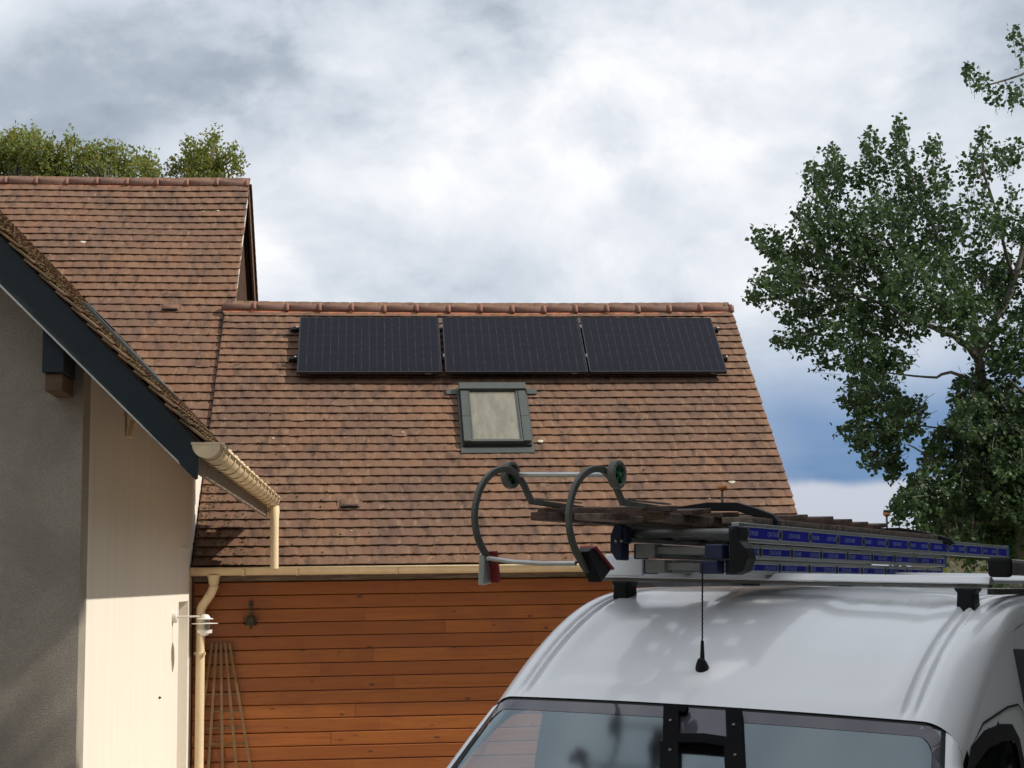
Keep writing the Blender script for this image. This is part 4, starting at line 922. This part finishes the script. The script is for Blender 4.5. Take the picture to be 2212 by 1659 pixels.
# ================================================================ ROOF RACK
rack = empty('roof_rack', 'white and black roof rack bars on feet across the van roof', 'roof rack')
for u, w0 in ((.70, 2.322), (2.0, 2.335), (3.4, 2.33)):
    b = MB(); b.prism([(u-.034, -.685, w0), (u-.036, -.685, w0+.004), (u-.014, -.685, w0+.023), (u+.006, -.685, w0+.026), (u+.034, -.685, w0+.015), (u+.036, -.685, w0)], (0, 1.385, 0)); cb = b.build('crossbar', M['whitebar'], rack, bevel=.002, T=VT)
    b = MB(); b.box((u-.024, -.68, w0-.012), (u+.024, .695, w0-.001)); b.build('crossbar_channel', M['alu_dull'], rack, T=VT)
    for v in (-.60, .625):
        wr = roof_pt(u, v)[2]
        b = MB(); b.prism([(u-.045, v-.030, wr-.01), (u-.045, v+.030, wr-.01), (u-.045, v+.026, w0-.030), (u-.045, v+.038, w0-.013), (u-.045, v-.038, w0-.013), (u-.045, v-.026, w0-.030)], (.09, 0, 0)); b.build('foot', M['black'], rack, bevel=.006, T=VT)
b = MB(); b.prism([(.664, -.70, 2.330), (.664, -.515, 2.330), (.700, -.535, 2.385), (.712, -.60, 2.400), (.714, -.69, 2.404)], (.02, 0, .006)); b.build('load_stop', M['whitebar'], rack, bevel=.004, T=VT)
b = MB(); b.box((.66, -.03, 2.312), (.665, .15, 2.318)); b.build('bar_slot', M['black'], rack, T=VT) if 0 else None
for v in (.69, -.66):
    b = MB(); b.box((.735, v-.012, 2.288), (4.2, v+.012, 2.308)); b.build('side_rail', M['alu_dull'], rack, bevel=.003, T=VT)
tubec = empty('pipe_carrier', 'silver pipe carrier tube with black end cap on the right of the rack', 'pipe carrier')
b = MB(); b.box((.672, .705, 2.352), (3.9, .770, 2.404)); b.build('tube', M['alu_dull'], tubec, bevel=.012, T=VT)
b = MB(); b.box((.640, .700, 2.345), (.671, .775, 2.410)); b.build('end_cap', M['black'], tubec, bevel=.012, T=VT)

# ================================================================ LADDERS
lA, lL, lU = axes(37.37, -.65, 1.3)
LO = Vector((1.1949, 4.9283, 2.4829))
LT = frame_mx(LO, lA, lL, lU)
M['txt'] = M['print']
fc = bpy.data.curves.new('label_print', 'FONT'); fc.body = 'CENTAURE'; fc.size = .0215; fc.align_x = 'CENTER'; fc.align_y = 'CENTER'; fc.materials.append(M['print']); fc.extrude = .0002; fc.resolution_u = 2; fc.shear = .25
_o = bpy.data.objects.new('label_print', fc); COL.objects.link(_o); bpy.context.view_layer.update()
txm = bpy.data.meshes.new_from_object(_o.evaluated_get(bpy.context.evaluated_depsgraph_get())); bpy.data.objects.remove(_o)
LAB = ('top aluminium ladder of the roof stack with blue labelled side, longest of the three', 'middle aluminium ladder of the roof stack with blue labelled side', 'bottom aluminium ladder of the roof stack resting on the rack')
for li, (ct, cbm, b0, b1, aN, a0) in enumerate(((0, -.064, -.438, 0, 3.34, 0.), (-.068, -.117, -.398, -.016, 2.31, .05), (-.121, -.167, -.362, -.034, 2.31, .05))):
    ld = empty('aluminium_ladder', LAB[li], 'ladder', 'aluminium ladders on the van roof')
    h = ct-cbm; cm = (ct+cbm)/2
    for side, (x0, x1) in ((1, (b1-.028, b1)), (-1, (b0, b0+.028))):
        b = MB(); b.box((a0, x0, ct-.013), (aN, x1, ct)); b.box((a0, x0, cbm), (aN, x1, cbm+.013)); xi = x1-.007 if side > 0 else x0
        b.box((a0, xi-.0, cbm+.0125), (aN, xi+.0045, ct-.0125)); st = b.build('stile', M['alu'], ld, bevel=.0015, T=LT)
        if side > 0:
            b = MB(); b.box((a0+.005, x1-.0035, cm-h*.28), (aN-.02, x1-.0015, cm+h*.27)); b.build('blue_label', M['label'], st, T=LT)
            a = .12+.0; k = 0
            for q in range(40):
                aa = a0+.10+q*.187
                if aa > aN-.1: break
                o = bpy.data.objects.new('label_print', txm); COL.objects.link(o); o.parent = st
                o.matrix_local = LT @ frame_mx((aa, x1-.001, cm-.001), (1, 0, 0), (0, 0, 1), (0, 1, 0)) if 0 else LT @ frame_mx((aa, x1-.0012, cm-.001), (1, 0, 0), (0, 0, 1), (0, -1, 0))
    off = (.067, .21, .14)[li]; na = int((aN-off-.05)/.28)+1
    for k in range(na):
        a = off+k*.28
        b = MB(); b.tube([(a, b0+.005, cm), (a, b1-.004, cm)], .0145 if li == 0 else .0125, 10); rg = b.build('rung', M['alu_dull'], ld, smooth=True, T=LT)
        b = MB(); b.lathe((a, b1-.003, cm), (0, 1, 0), [(.019, 0), (.019, .003), (.014, .003)], 14); b.build('rung_collar', M['alu'], rg, T=LT)
        b = MB(); b.lathe((a, b1-.0006, cm), (0, 1, 0), [(.0145, 0), (.0145, .001)], 14); b.build('rung_hole', M['black_rubber'], rg, T=LT)
    # end caps
    capm = M['navy']
    for (x0, x1) in ((b1-.030, b1+.002), (b0-.004, b0+.034)):
        b = MB(); b.box((a0-.022, x0, cbm-.003), (a0+.02, x1, ct-(.0 if li else .012))); b.build('end_cap', capm, ld, bevel=.004, T=LT)
        b = MB(); b.box((aN-.004, x0, cbm-.003), (aN+.022, x1, ct+.003)); b.build('end_cap', M['bluecap'], ld, bevel=.004, T=LT)
    if li == 0:
        b = MB(); b.prism([(-.03, -.004, -.012), (-.03, .010, -.014), (-.03, .012, -.062), (-.03, .034, -.085), (-.03, .040, -.118), (-.03, .024, -.158), (-.03, -.010, -.170), (-.03, -.024, -.165), (-.03, -.024, -.03)], (.075, 0, 0)); b.build('rubber_foot', M['black'], ld, bevel=.005, T=LT)
        b = MB(); b.prism([(-.03, -.445, -.004), (-.03, -.462, -.040), (-.03, -.462, -.095), (-.03, -.440, -.125), (-.03, -.418, -.125), (-.03, -.418, -.004)], (.06, 0, 0)); b.build('rubber_foot', M['navy'], ld, bevel=.005, T=LT)
        for bb in (-.432, -.41):
            b = MB(); b.lathe((-.031, bb-.005, -.06), (-1, 0, 0), [(.005, 0), (.005, .004), (.002, .006)], 8); b.build('rivet', M['alu'], ld, T=LT)
    else:
        bx = (-.382, -.352) if li == 2 else (-.405, -.36)
        b = MB(); b.box((-.03, b0+.034, cbm+.001), (.03, b0+.105, ct-.002)); b.build('guide_bracket', M['alu_dull'], ld, bevel=.003, T=LT)
        b = MB(); b.box((-.03, b1-.095, cbm-.001), (.03, b1-.032, ct-.004)); b.build('guide_bracket', capm, ld, bevel=.004, T=LT)
        b = MB(); b.box((-.012, b0+.10, cm-.012), (.012, b1-.10, cm+.011)); b.build('spreader_bar', M['alu_dull'], ld, bevel=.003, T=LT)

# weathered wooden roofer's ladder on top
wl = empty('wooden_roof_ladder', 'weathered brown wooden roofer ladder lying on top of the aluminium ladders', 'ladder')
for bb, a0, a1, mm in ((-.255, -.10, 2.9, 'grey_wood'), (-.60, -.27, 2.9, 'old_wood')):
    b = MB(); b.box((a0, bb-.032, .002), (a1, bb+.032, .030)); b.build('rail', M[mm], wl, bevel=.003, T=LT)
b = MB(); b.box((.16, -.135, .002), (2.35, -.022, .024)); b.build('plank', M['grey_wood'], wl, bevel=.003, T=LT)
b = MB(); b.box((-.26, -.47, .003), (2.4, -.37, .024)); b.build('plank', M['grey_wood'], wl, bevel=.003, T=LT)
k = 0; a = -.12
while a < 1.75:
    T = LT @ Matrix.Translation((a, -.43, .039+random.uniform(0, .004))) @ Matrix.Rotation(random.gauss(0, .03), 4, 'Z') @ Matrix.Rotation(random.uniform(-.10, -.04), 4, 'Y')
    b = MB(); b.box((-.075, -.235+random.uniform(-.02, .02), -.0085), (.075, .215+random.uniform(-.02, .03) + (.17 if a > .5 else 0), .0085)); b.build('slat', M['old_wood'], wl, bevel=.003, T=T); a += .24; k += 1

# aluminium ridge hook with wheels
hk = empty('ladder_ridge_hook', 'grey curved ladder ridge hook with two green hubbed wheels above the van windscreen', 'ladder hook')
RA = [(-.342, .052), (-.362, .072), (-.39, .103), (-.425, .128), (-.47, .146), (-.523, .146), (-.570, .135), (-.612, .113), (-.645, .083), (-.668, .045), (-.680, .002), (-.674, -.045), (-.655, -.083), (-.622, -.120), (-.565, -.165)]
def smooth_path(pts, n=4):
    out = []
    for i in range(len(pts)-1):
        p0, p1, p2, p3 = [Vector(pts[max(0, min(len(pts)-1, i+j))]) for j in (-1, 0, 1, 2)]
        for k in range(n):
            t = k/n; out.append(.5*((2*p1)+(p2-p0)*t+(2*p0-5*p1+4*p2-p3)*t*t+(3*p1-p0-3*p2+p3)*t**3))
    out.append(Vector(pts[-1])); return out
for bb, da, dc in ((-.247, 0, 0), (-.612, .045, .012)):
    pts = [Vector((p[0]+da, bb, p[1]+dc)) for p in smooth_path(RA, 4)]
    b = MB(); b.bar(pts, .016, .0205, (0, 1, 0)); arm = b.build('curved_arm', M['hook_grey'], hk, smooth=False, T=LT, bevel=.003)
    b = MB(); b.bar([(-.345+da, bb, .050+dc), (-.005+da, bb, .043+dc)], .022, .016, (0, 1, 0)); b.build('foot_rail', M['hook_grey'], hk, T=LT, bevel=.002)
    b = MB(); b.box((-.33+da, bb-.010, .0595+dc), (-.02+da, bb+.012, .0635+dc)); b.build('foot_plate', M['alu'], hk, T=LT)
    sg = 1 if bb > -.4 else -1
    wc = Vector((-.430+da, bb+sg*.027, .134+dc))
    b = MB(); b.lathe(wc-Vector((0, .014, 0)), (0, 1, 0), [(.030, .002), (.036, .0), (.044, .003), (.0455, .014), (.044, .025), (.036, .028), (.031, .026), (.030, .014), (.030, .002)], 28, False); wh = b.build('wheel', M['tyre'], hk, smooth=True, T=LT)
    b = MB(); b.lathe(wc-Vector((0, .004, 0)), (0, 1, 0), [(.031, 0), (.031, .003)], 24); b.lathe(wc-Vector((0, .013, 0)), (0, 1, 0), [(.008, 0), (.009, .003), (.009, .023), (.008, .026)], 14)
    for k in range(5):
        th = 2*math.pi*k/5+.3; d = Vector((math.cos(th), 0, math.sin(th))); e = Vector((-d.z, 0, d.x))
        q = [wc+d*.007+e*.003, wc+d*.031+e*.003, wc+d*.031-e*.003, wc+d*.007-e*.003]; b.prism([x-Vector((0, .010, 0)) for x in q], (0, .02, 0))
    b.build('wheel_hub', M['green'], wh, T=LT)
    b = MB(); b.lathe(wc-Vector((0, .017, 0)), (0, 1, 0), [(.004, 0), (.004, .034)], 10); b.build('axle', M['alu'], wh, T=LT)
    # end pad
    if sg > 0:
        b = MB(); b.prism([(-.618+da, bb-.014, -.108), (-.585+da, bb-.014, -.095), (-.470+da, bb-.014, -.160), (-.535+da, bb-.014, -.200)], (0, .045, 0)); b.build('pad_plate', M['black'], hk, bevel=.004, T=LT)
        b = MB(); b.prism([(-.584+da, bb-.018, -.096), (-.576+da, bb-.018, -.090), (-.462+da, bb-.018, -.156), (-.469+da, bb-.018, -.161)], (0, .055, 0)); b.build('rubber_pad', M['red'], hk, T=LT)
    else:
        b = MB(); b.prism([(-.578, bb-.02, -.115), (-.552, bb-.02, -.105), (-.535, bb-.02, -.205), (-.580, bb-.02, -.212)], (0, .022, 0)); b.build('pad_plate', M['alu'], hk, bevel=.003, T=LT)
        b = MB(); b.prism([(-.551, bb+.0, -.106), (-.540, bb+.0, -.104), (-.520, bb+.0, -.195), (-.534, bb+.0, -.204)], (0, .026, 0)); b.build('rubber_pad', M['red'], hk, T=LT)
        b = MB(); b.lathe((-.568, bb-.021, -.198), (0, -1, 0), [(.006, 0), (.006, .003)], 8); b.build('bolt', M['black'], hk, T=LT)
b = MB(); b.tube([(-.385, -.612, .146), (-.43, -.247, .134)], .0085, 12); b.build('cross_rod', M['alu'], hk, smooth=True, T=LT)
b = MB(); b.tube([(-.575, -.60, -.128), (-.590, -.50, -.139), (-.605, -.38, -.144), (-.610, -.262, -.143)], .0075, 12); b.build('cross_rod', M['alu'], hk, smooth=True, T=LT)

# clamps holding the stack down
for i, (a, pr, kb, ktop) in enumerate(((.35, [(-.42, .052), (-.335, .062), (-.270, .070), (-.160, .068), (-.095, .049), (-.030, .026), (-.012, .004)], -.219, .066), (2.25, [(-.44, .020), (-.34, .042), (-.20, .044), (-.10, .028), (.03, -.006), (.035, -.02)], -.262, .050))):
    cp = empty('ladder_clamp', ('black bent ladder clamp with orange knob nearer the ridge hook', 'black bent ladder clamp with orange knob further back, in front of the leafy tree')[i], 'clamp', 'clamps holding the ladders down')
    b = MB(); b.bar([(a, p[0], p[1]) for p in pr], .034, .030, (1, 0, 0)); b.build('bracket', M['black'], cp, T=LT, bevel=.003)
    b = MB(); b.tube([(a, kb, ktop-.01), (a, kb, ktop+.068)], .0048, 8); b.build('threaded_rod', M['alu_dull'], cp, T=LT)
    b = MB(); b.lathe((a, kb, ktop+.062), (0, 0, 1), [(.005, -.004), (.009, .0), (.0165, .006), (.0175, .011), (.0155, .015), (.0, .0165)], 16); b.build('knob', M['orange'], cp, smooth=True, T=LT)

# ================================================================ TREES
def leaf_mesh(name, leaves, m, parent, long=1.0):
    V = []; F = []
    for P, nrm, ax, sz in leaves:
        a = (ax-nrm*ax.dot(nrm)).normalized(); c = nrm.cross(a); o = len(V); L = sz*long
        fold = nrm*sz*.08
        for (x, y, q) in ((0, 0, 0), (.36, .42, 1), (.45, .1, 1), (0, -.0, 0)): pass
        V += [tuple(P), tuple(P+a*L*.22+c*sz*.40+fold), tuple(P+a*L*.55+c*sz*.40+fold), tuple(P+a*L), tuple(P+a*L*.55-c*sz*.40+fold), tuple(P+a*L*.22-c*sz*.40+fold)]
        F += [(o, o+1, o+2, o+3), (o, o+3, o+4, o+5)]
    me = bpy.data.meshes.new(name); me.from_pydata(V, [], F); me.materials.append(m); me.update()
    o = bpy.data.objects.new(name, me); COL.objects.link(o); o.parent = parent; o['kind'] = 'stuff'; return o
def rdir(rr): 
    return Vector((rr.gauss(0, 1), rr.gauss(0, 1), rr.gauss(0, 1))).normalized()
def px_at(x, y, Y):
    d = fw+rt*((x-1106)/3320)-up*((y-829.5)/3320); t = (Y-CAM.y)/d.y; return CAM+d*t
poplar = empty('poplar_tree', 'large leafy green tree with broad dark leaves at the right edge', 'tree')
rr = random.Random(11)
PY = 21.5
limbs = [([(2250, 1560, 0), (2232, 1300, 0), (2205, 1130, 0), (2170, 990, .1), (2130, 860, .1), (2112, 775, .1)], .15, .07),
 ([(2112, 775, .1), (2060, 728, -.2), (1965, 690, -.5), (1860, 640, -.7), (1720, 615, -.8)], .055, .010), ([(2130, 860, .1), (2070, 806, -.3), (2000, 818, -.4), (1900, 800, -.6)], .035, .008),
 ([(2112, 775, .1), (2092, 640, .2), (2010, 480, .1), (1950, 320, 0)], .06, .008), ([(2112, 775, .1), (2190, 600, .4), (2240, 400, .5), (2225, 150, .3), (2190, 80, .2)], .06, .010),
 ([(2092, 640, .2), (1960, 560, -.5), (1830, 430, -.6)], .035, .008), ([(2170, 990, .1), (2060, 1010, -.5), (1960, 960, -.8)], .035, .008), ([(2205, 1130, 0), (2080, 1120, -.6), (1965, 1100, -.8)], .04, .008),
 ([(2170, 990, .1), (2080, 940, .8), (1900, 900, 1.0)], .03, .006), ([(2190, 600, .4), (2130, 380, -.5), (2125, 310, -.5)], .03, .006), ([(2225, 150, .3), (2120, 190, .1), (2090, 160, 0)], .02, .005), ([(2260, 900, .2), (2180, 820, -.9)], .03, .012), ([(2200, 1120, 0), (2300, 950, .2), (2420, 800, .3), (2520, 640, .2)], .07, .012), ([(2300, 950, .2), (2440, 980, .5), (2560, 900, .6)], .04, .01), ([(2210, 1160, 0), (2320, 1100, -.4), (2480, 1040, -.6)], .04, .01)]
b = MB()
for pts, ra, rb in limbs:
    P = [px_at(x, y, PY+d) for x, y, d in pts]; P = smooth_path(P, 4); n = len(P)
    for i in range(1, n-1): P[i] = P[i]+rdir(rr)*.03
    b.tube(P, [ra+(rb-ra)*i/(n-1) for i in range(n)], 7)
b.build('trunk', M['bark'], poplar, smooth=True)
blobs = [(1943, 300, 24), (1945, 350, 34), (1886, 320, 26), (1880, 375, 42), (1800, 350, 28), (1805, 400, 45), (1760, 390, 30), (1950, 430, 58), (2018, 330, 22), (2015, 395, 40), (2120, 320, 28), (2105, 370, 40), (2180, 330, 32), (2165, 350, 30), (1765, 470, 52), (1800, 520, 70), (1895, 500, 80), (2010, 500, 74), (2110, 470, 60), (2195, 470, 60), (1700, 540, 42), (1660, 525, 26), (1655, 630, 36), (1690, 600, 45), (1760, 610, 78), (1880, 620, 98), (2000, 620, 92), (2110, 610, 84), (2200, 620, 80), (1735, 690, 48), (1695, 735, 20), (1740, 740, 30), (1840, 720, 70), (1950, 690, 60), (2090, 690, 66), (2190, 750, 70), (1780, 785, 24), (1870, 800, 50), (1915, 780, 50), (1855, 860, 34), (1905, 880, 58), (1850, 935, 34), (1900, 970, 48), (1955, 900, 46), (1935, 1010, 24), (2090, 850, 40), (2140, 880, 50), (2195, 880, 60), (2050, 960, 48), (2010, 975, 26), (2125, 1000, 66), (2020, 1060, 64), (1970, 1075, 36), (1945, 1100, 26), (1995, 1130, 30), (2060, 1130, 66), (2150, 1120, 84), (2205, 1040, 80), (2090, 1175, 40), (2200, 1170, 60), (2115, 180, 22), (2148, 202, 22), (2180, 198, 24), (2205, 212, 22), (2200, 90, 16), (2190, 70, 10), (2220, 140, 20), (1943, 268, 9), (1941, 284, 13), (1888, 297, 9), (1799, 333, 9), (1752, 368, 11), (2013, 316, 9), (2126, 292, 9), (2106, 346, 14), (1640, 515, 12), (1622, 642, 10), (1684, 742, 9), (2085, 152, 9), (2098, 165, 12), (2100, 900, 50), (2150, 960, 60), (2190, 980, 60), (2120, 1080, 70), (2180, 1060, 70), (2200, 930, 50), (2150, 800, 50), (2120, 1160, 50), (2290, 350, 40), (2380, 460, 90), (2400, 640, 120), (2420, 820, 130), (2410, 1010, 120), (2540, 640, 110), (2560, 840, 120), (2540, 1020, 100), (2330, 560, 80), (2340, 1150, 90), (2480, 480, 70), (2280, 500, 90), (2290, 700, 90), (2290, 900, 90), (2290, 1080, 90)]
LV = []; TW_ = MB(); ppm = 3320/22.4
for bx, by, br in blobs:
    dep = rr.uniform(-1.3, 1.3)*min(1, br/60+.3); ns = max(4, int(br*br/(26 if by > 800 else 60 if bx > 2090 and by < 560 else 40)))
    for k in range(ns):
        th = rr.uniform(0, 2*math.pi); q = br*math.sqrt(rr.random())*.92
        c = px_at(bx+q*math.cos(th), by+q*math.sin(th), PY+dep+rr.gauss(0, .30+br/ppm*.35))
        cen = px_at(2080, 800, PY); d = (c-cen).normalized()+Vector((0, 0, .9 if by < 560 else .1))+rdir(rr)*.5; d.normalize()
        L = rr.uniform(.16, .34); base = c-d*L*.5
        if k % 2 == 0: TW_.tube([base-d*.1, c, base+d*L], [.004, .003, .0015], 3, False)
        for j in range(rr.randint(7, 11)):
            t = rr.random(); P = base+d*L*t+rdir(rr)*rr.uniform(.02, .075)
            nrm = (rdir(rr)+Vector((0, -.25, .55))).normalized(); ax = (rdir(rr)+d*.3+Vector((0, 0, -.55))).normalized()
            LV.append((P, nrm, ax, rr.uniform(.05, .082)))
leaf_mesh('foliage', LV, M['leaf_poplar'], poplar)
o = TW_.build('twigs', M['bark'], poplar); o['kind'] = 'stuff'

def shrub(label, blobs, Y, base_px, leafsz, m, seed, dens=70., name='garden_tree', group=None, cat='tree'):
    rr = random.Random(seed); t = empty(name, label, cat, group); LV = []; ppm = 3320/(Y+.8)
    top = px_at(*base_px, Y); b = MB(); b.tube([Vector((top.x, Y, 0)), Vector((top.x+.1, Y, top.z*.5)), top], [.14, .10, .03], 8)
    for bx, by, br in blobs:
        p = px_at(bx, by, Y); b.tube([Vector((top.x, Y, top.z*.6)), (top+p)*.5+rdir(rr)*.1, p], [.05, .03, .006], 5)
        dep = rr.uniform(-.8, .8)
        for k in range(max(4, int(br*br/dens))):
            th = rr.uniform(0, 2*math.pi); q = br*math.sqrt(rr.random()); c = px_at(bx+q*math.cos(th), by+q*math.sin(th), Y+dep+rr.gauss(0, br/ppm*.5))
            d = (Vector((0, 0, 1))+rdir(rr)*.45).normalized(); L = rr.uniform(.15, .38)
            for j in range(9):
                P = c+d*L*(rr.random()-.3)+rdir(rr)*.05; nrm = (rdir(rr)+Vector((.3, -.3, .5))).normalized(); LV.append((P, nrm, (d+rdir(rr)*.9).normalized(), rr.uniform(.75, 1.25)*leafsz))
    b.build('trunk', M['bark'], t, smooth=True); leaf_mesh('foliage', LV, m, t, 1.5); return t
shrub('bushy yellow green treetop behind the tall roof at the far left edge', [(-60, 350, 60), (5, 345, 40), (45, 330, 34), (80, 335, 36), (115, 355, 38), (20, 312, 14), (75, 300, 14), (45, 310, 18), (140, 372, 34), (149, 318, 12), (153, 298, 8), (0, 400, 70), (100, 410, 60)], 28, (40, 420), .042, M['leaf_hedge'], 3, 12., 'garden_tree', 'trees behind the tall roof')
shrub('lower yellow green treetop behind the ridge, second from the left edge', [(175, 340, 22), (190, 360, 32), (225, 355, 30), (240, 340, 20), (248, 325, 9), (275, 362, 30), (310, 358, 18), (325, 368, 22), (200, 330, 10), (220, 410, 60), (300, 410, 50)], 27, (240, 420), .040, M['leaf_hedge'], 4, 12., 'garden_tree', 'trees behind the tall roof')
shrub('spiky light green treetop behind the right end of the tall ridge', [(385, 372, 22), (410, 360, 24), (430, 345, 26), (462, 345, 26), (490, 360, 26), (412, 320, 11), (408, 335, 12), (448, 318, 14), (465, 308, 11), (463, 296, 7), (512, 365, 14), (518, 350, 8), (500, 335, 10), (440, 380, 40), (365, 370, 7), (440, 420, 50)], 26, (440, 420), .040, M['leaf_hedge'], 5, 14., 'garden_tree', 'trees behind the tall roof')
def bigtree(label, x, y, h, r, seed, m='leaf_dark', n=4200, sz=.17, z0=1.2, name='garden_tree', group=None):
    rr = random.Random(seed); t = empty(name, label, 'tree', group); b = MB()
    b.tube([(x, y, 0), (x+.1, y, h*.35), (x, y+.1, h*.8)], [.22, .16, .05], 9); LV = []
    cl = []
    for k in range(26):
        z = rr.uniform(z0, h); f = math.sqrt(max(.05, 1-((z-(z0+h)/2)/((h-z0)/2))**2)); a = rr.uniform(0, 6.283); q = r*f*rr.uniform(.25, .9); cl.append((Vector((x+q*math.cos(a), y+q*math.sin(a), z)), r*rr.uniform(.3, .5)))
        b.tube([(x, y, z*.7), ((x+cl[-1][0].x)/2, (y+cl[-1][0].y)/2, z*.9), cl[-1][0]], [.06, .04, .01], 5)
    for k in range(n):
        c, q = cl[k % 26]; d = rdir(rr); P = c+d*q*rr.random()**.4; LV.append((P, (d+rdir(rr)*.8).normalized(), rdir(rr), sz*rr.uniform(.7, 1.3)))
    b.build('trunk', M['bark'], t, smooth=True); leaf_mesh('foliage', LV, M[m], t, 1.3)
def belt(boxes):
    rr = random.Random(77); LV = []; tb = MB()
    for x0, x1, y0, y1, z0, z1, n, sz in boxes:
        k = 0
        while k < n:
            x, y, q = rr.uniform(x0, x1), rr.uniform(y0, y1), rr.random()
            top = z1*(.80+.20*noise.noise((x*.45, y*.45, 3))+.12*noise.noise((x*1.3, y*1.3, 8)))
            z = z0+(top-z0)*q; P = Vector((x, y, z))
            P += Vector((noise.noise((x*.9, y*.9, z*.9)), noise.noise((y*.9, z*.9, x*.9+7)), 0))*.7
            LV.append((P, (rdir(rr)+Vector((0, 0, .4))).normalized(), rdir(rr), sz*rr.uniform(.6, 1.35))); k += 1
        m_ = max(2, int((x1-x0)*(y1-y0)/9))
        for k in range(m_):
            x, y = rr.uniform(x0+.6, x1-.6), rr.uniform(y0+.4, y1-.4); tb.tube([(x, y, 0), (x+.1, y, z1*.4), (x+.2, y+.1, z1*.72)], [.2, .13, .03], 7)
    t = leaf_mesh('unseen_shade_trees', LV, M['leaf_dark'], None, 1.2); o = tb.build('trunk', M['bark'], t, smooth=True); return t
belt([(7.3, 10.2, -9, 7.6, .2, 15.0, 60000, .25), (8.3, 10.6, 7.6, 13.2, .2, 6.3, 9000, .24), (-12, 7.3, -9.5, -6.5, .2, 8.6, 22000, .30), (-14.5, -11.8, -8, 7, .2, 8.5, 9000, .30)])  # unseen trees added to shade the van and cut low sky light
# hedge and neighbour far right
def hedge(label, x0, x1, y, h, m, seed, name='hedge'):
    rr = random.Random(seed); t = empty(name, label, 'hedge'); LV = []
    MB().box((x0, y-.3, 0), (x1, y+.3, h-.35)).build('stems', M['bark'], t)
    for k in range(int((x1-x0)*h*130)):
        x = rr.uniform(x0, x1); z = rr.uniform(.1, h+.12*math.sin(x*3)+rr.uniform(-.1, .1)); P = Vector((x, y-rr.uniform(.25, .6) if z < h-.3 else y+rr.uniform(-.5, .5), z)); LV.append((P, (Vector((.2, -.6, .5))+rdir(rr)).normalized(), rdir(rr), rr.uniform(.07, .13)))
    leaf_mesh('foliage', LV, M[m], t, 1.4)
hedge('low light green hedge seen under the rack beyond the wing corner', 7.2, 11.4, 30, 2.35, 'leaf_hedge', 31)
hedge('dark green hedge under the big leafy tree at the right', 9.2, 16.5, 27, 2.55, 'leaf_dark', 32)
nb = empty('neighbour_house', 'tan rendered neighbour house glimpsed behind the big leafy tree at the right', 'house')
MB().box((18.6, 44, 0), (32, 52, 3.0)).build('wall', M['stone'], nb)
b = MB(); b.prism([(18.2, 43.6, 3.0), (18.2, 48, 4.0), (18.2, 52.4, 3.0)], (14.3, 0, 0)); b.build('roof', M['ridge'], nb)
for x in (20, 23.5, 27):
    b = MB(); b.box((x, 43.96, 1.0), (x+1.1, 43.99, 2.4)); f = b.build('window', M['white_trim'], nb); MB().box((x+.08, 43.93, 1.08), (x+1.02, 43.958, 2.32)).build('pane', M['dark_glass'], f)
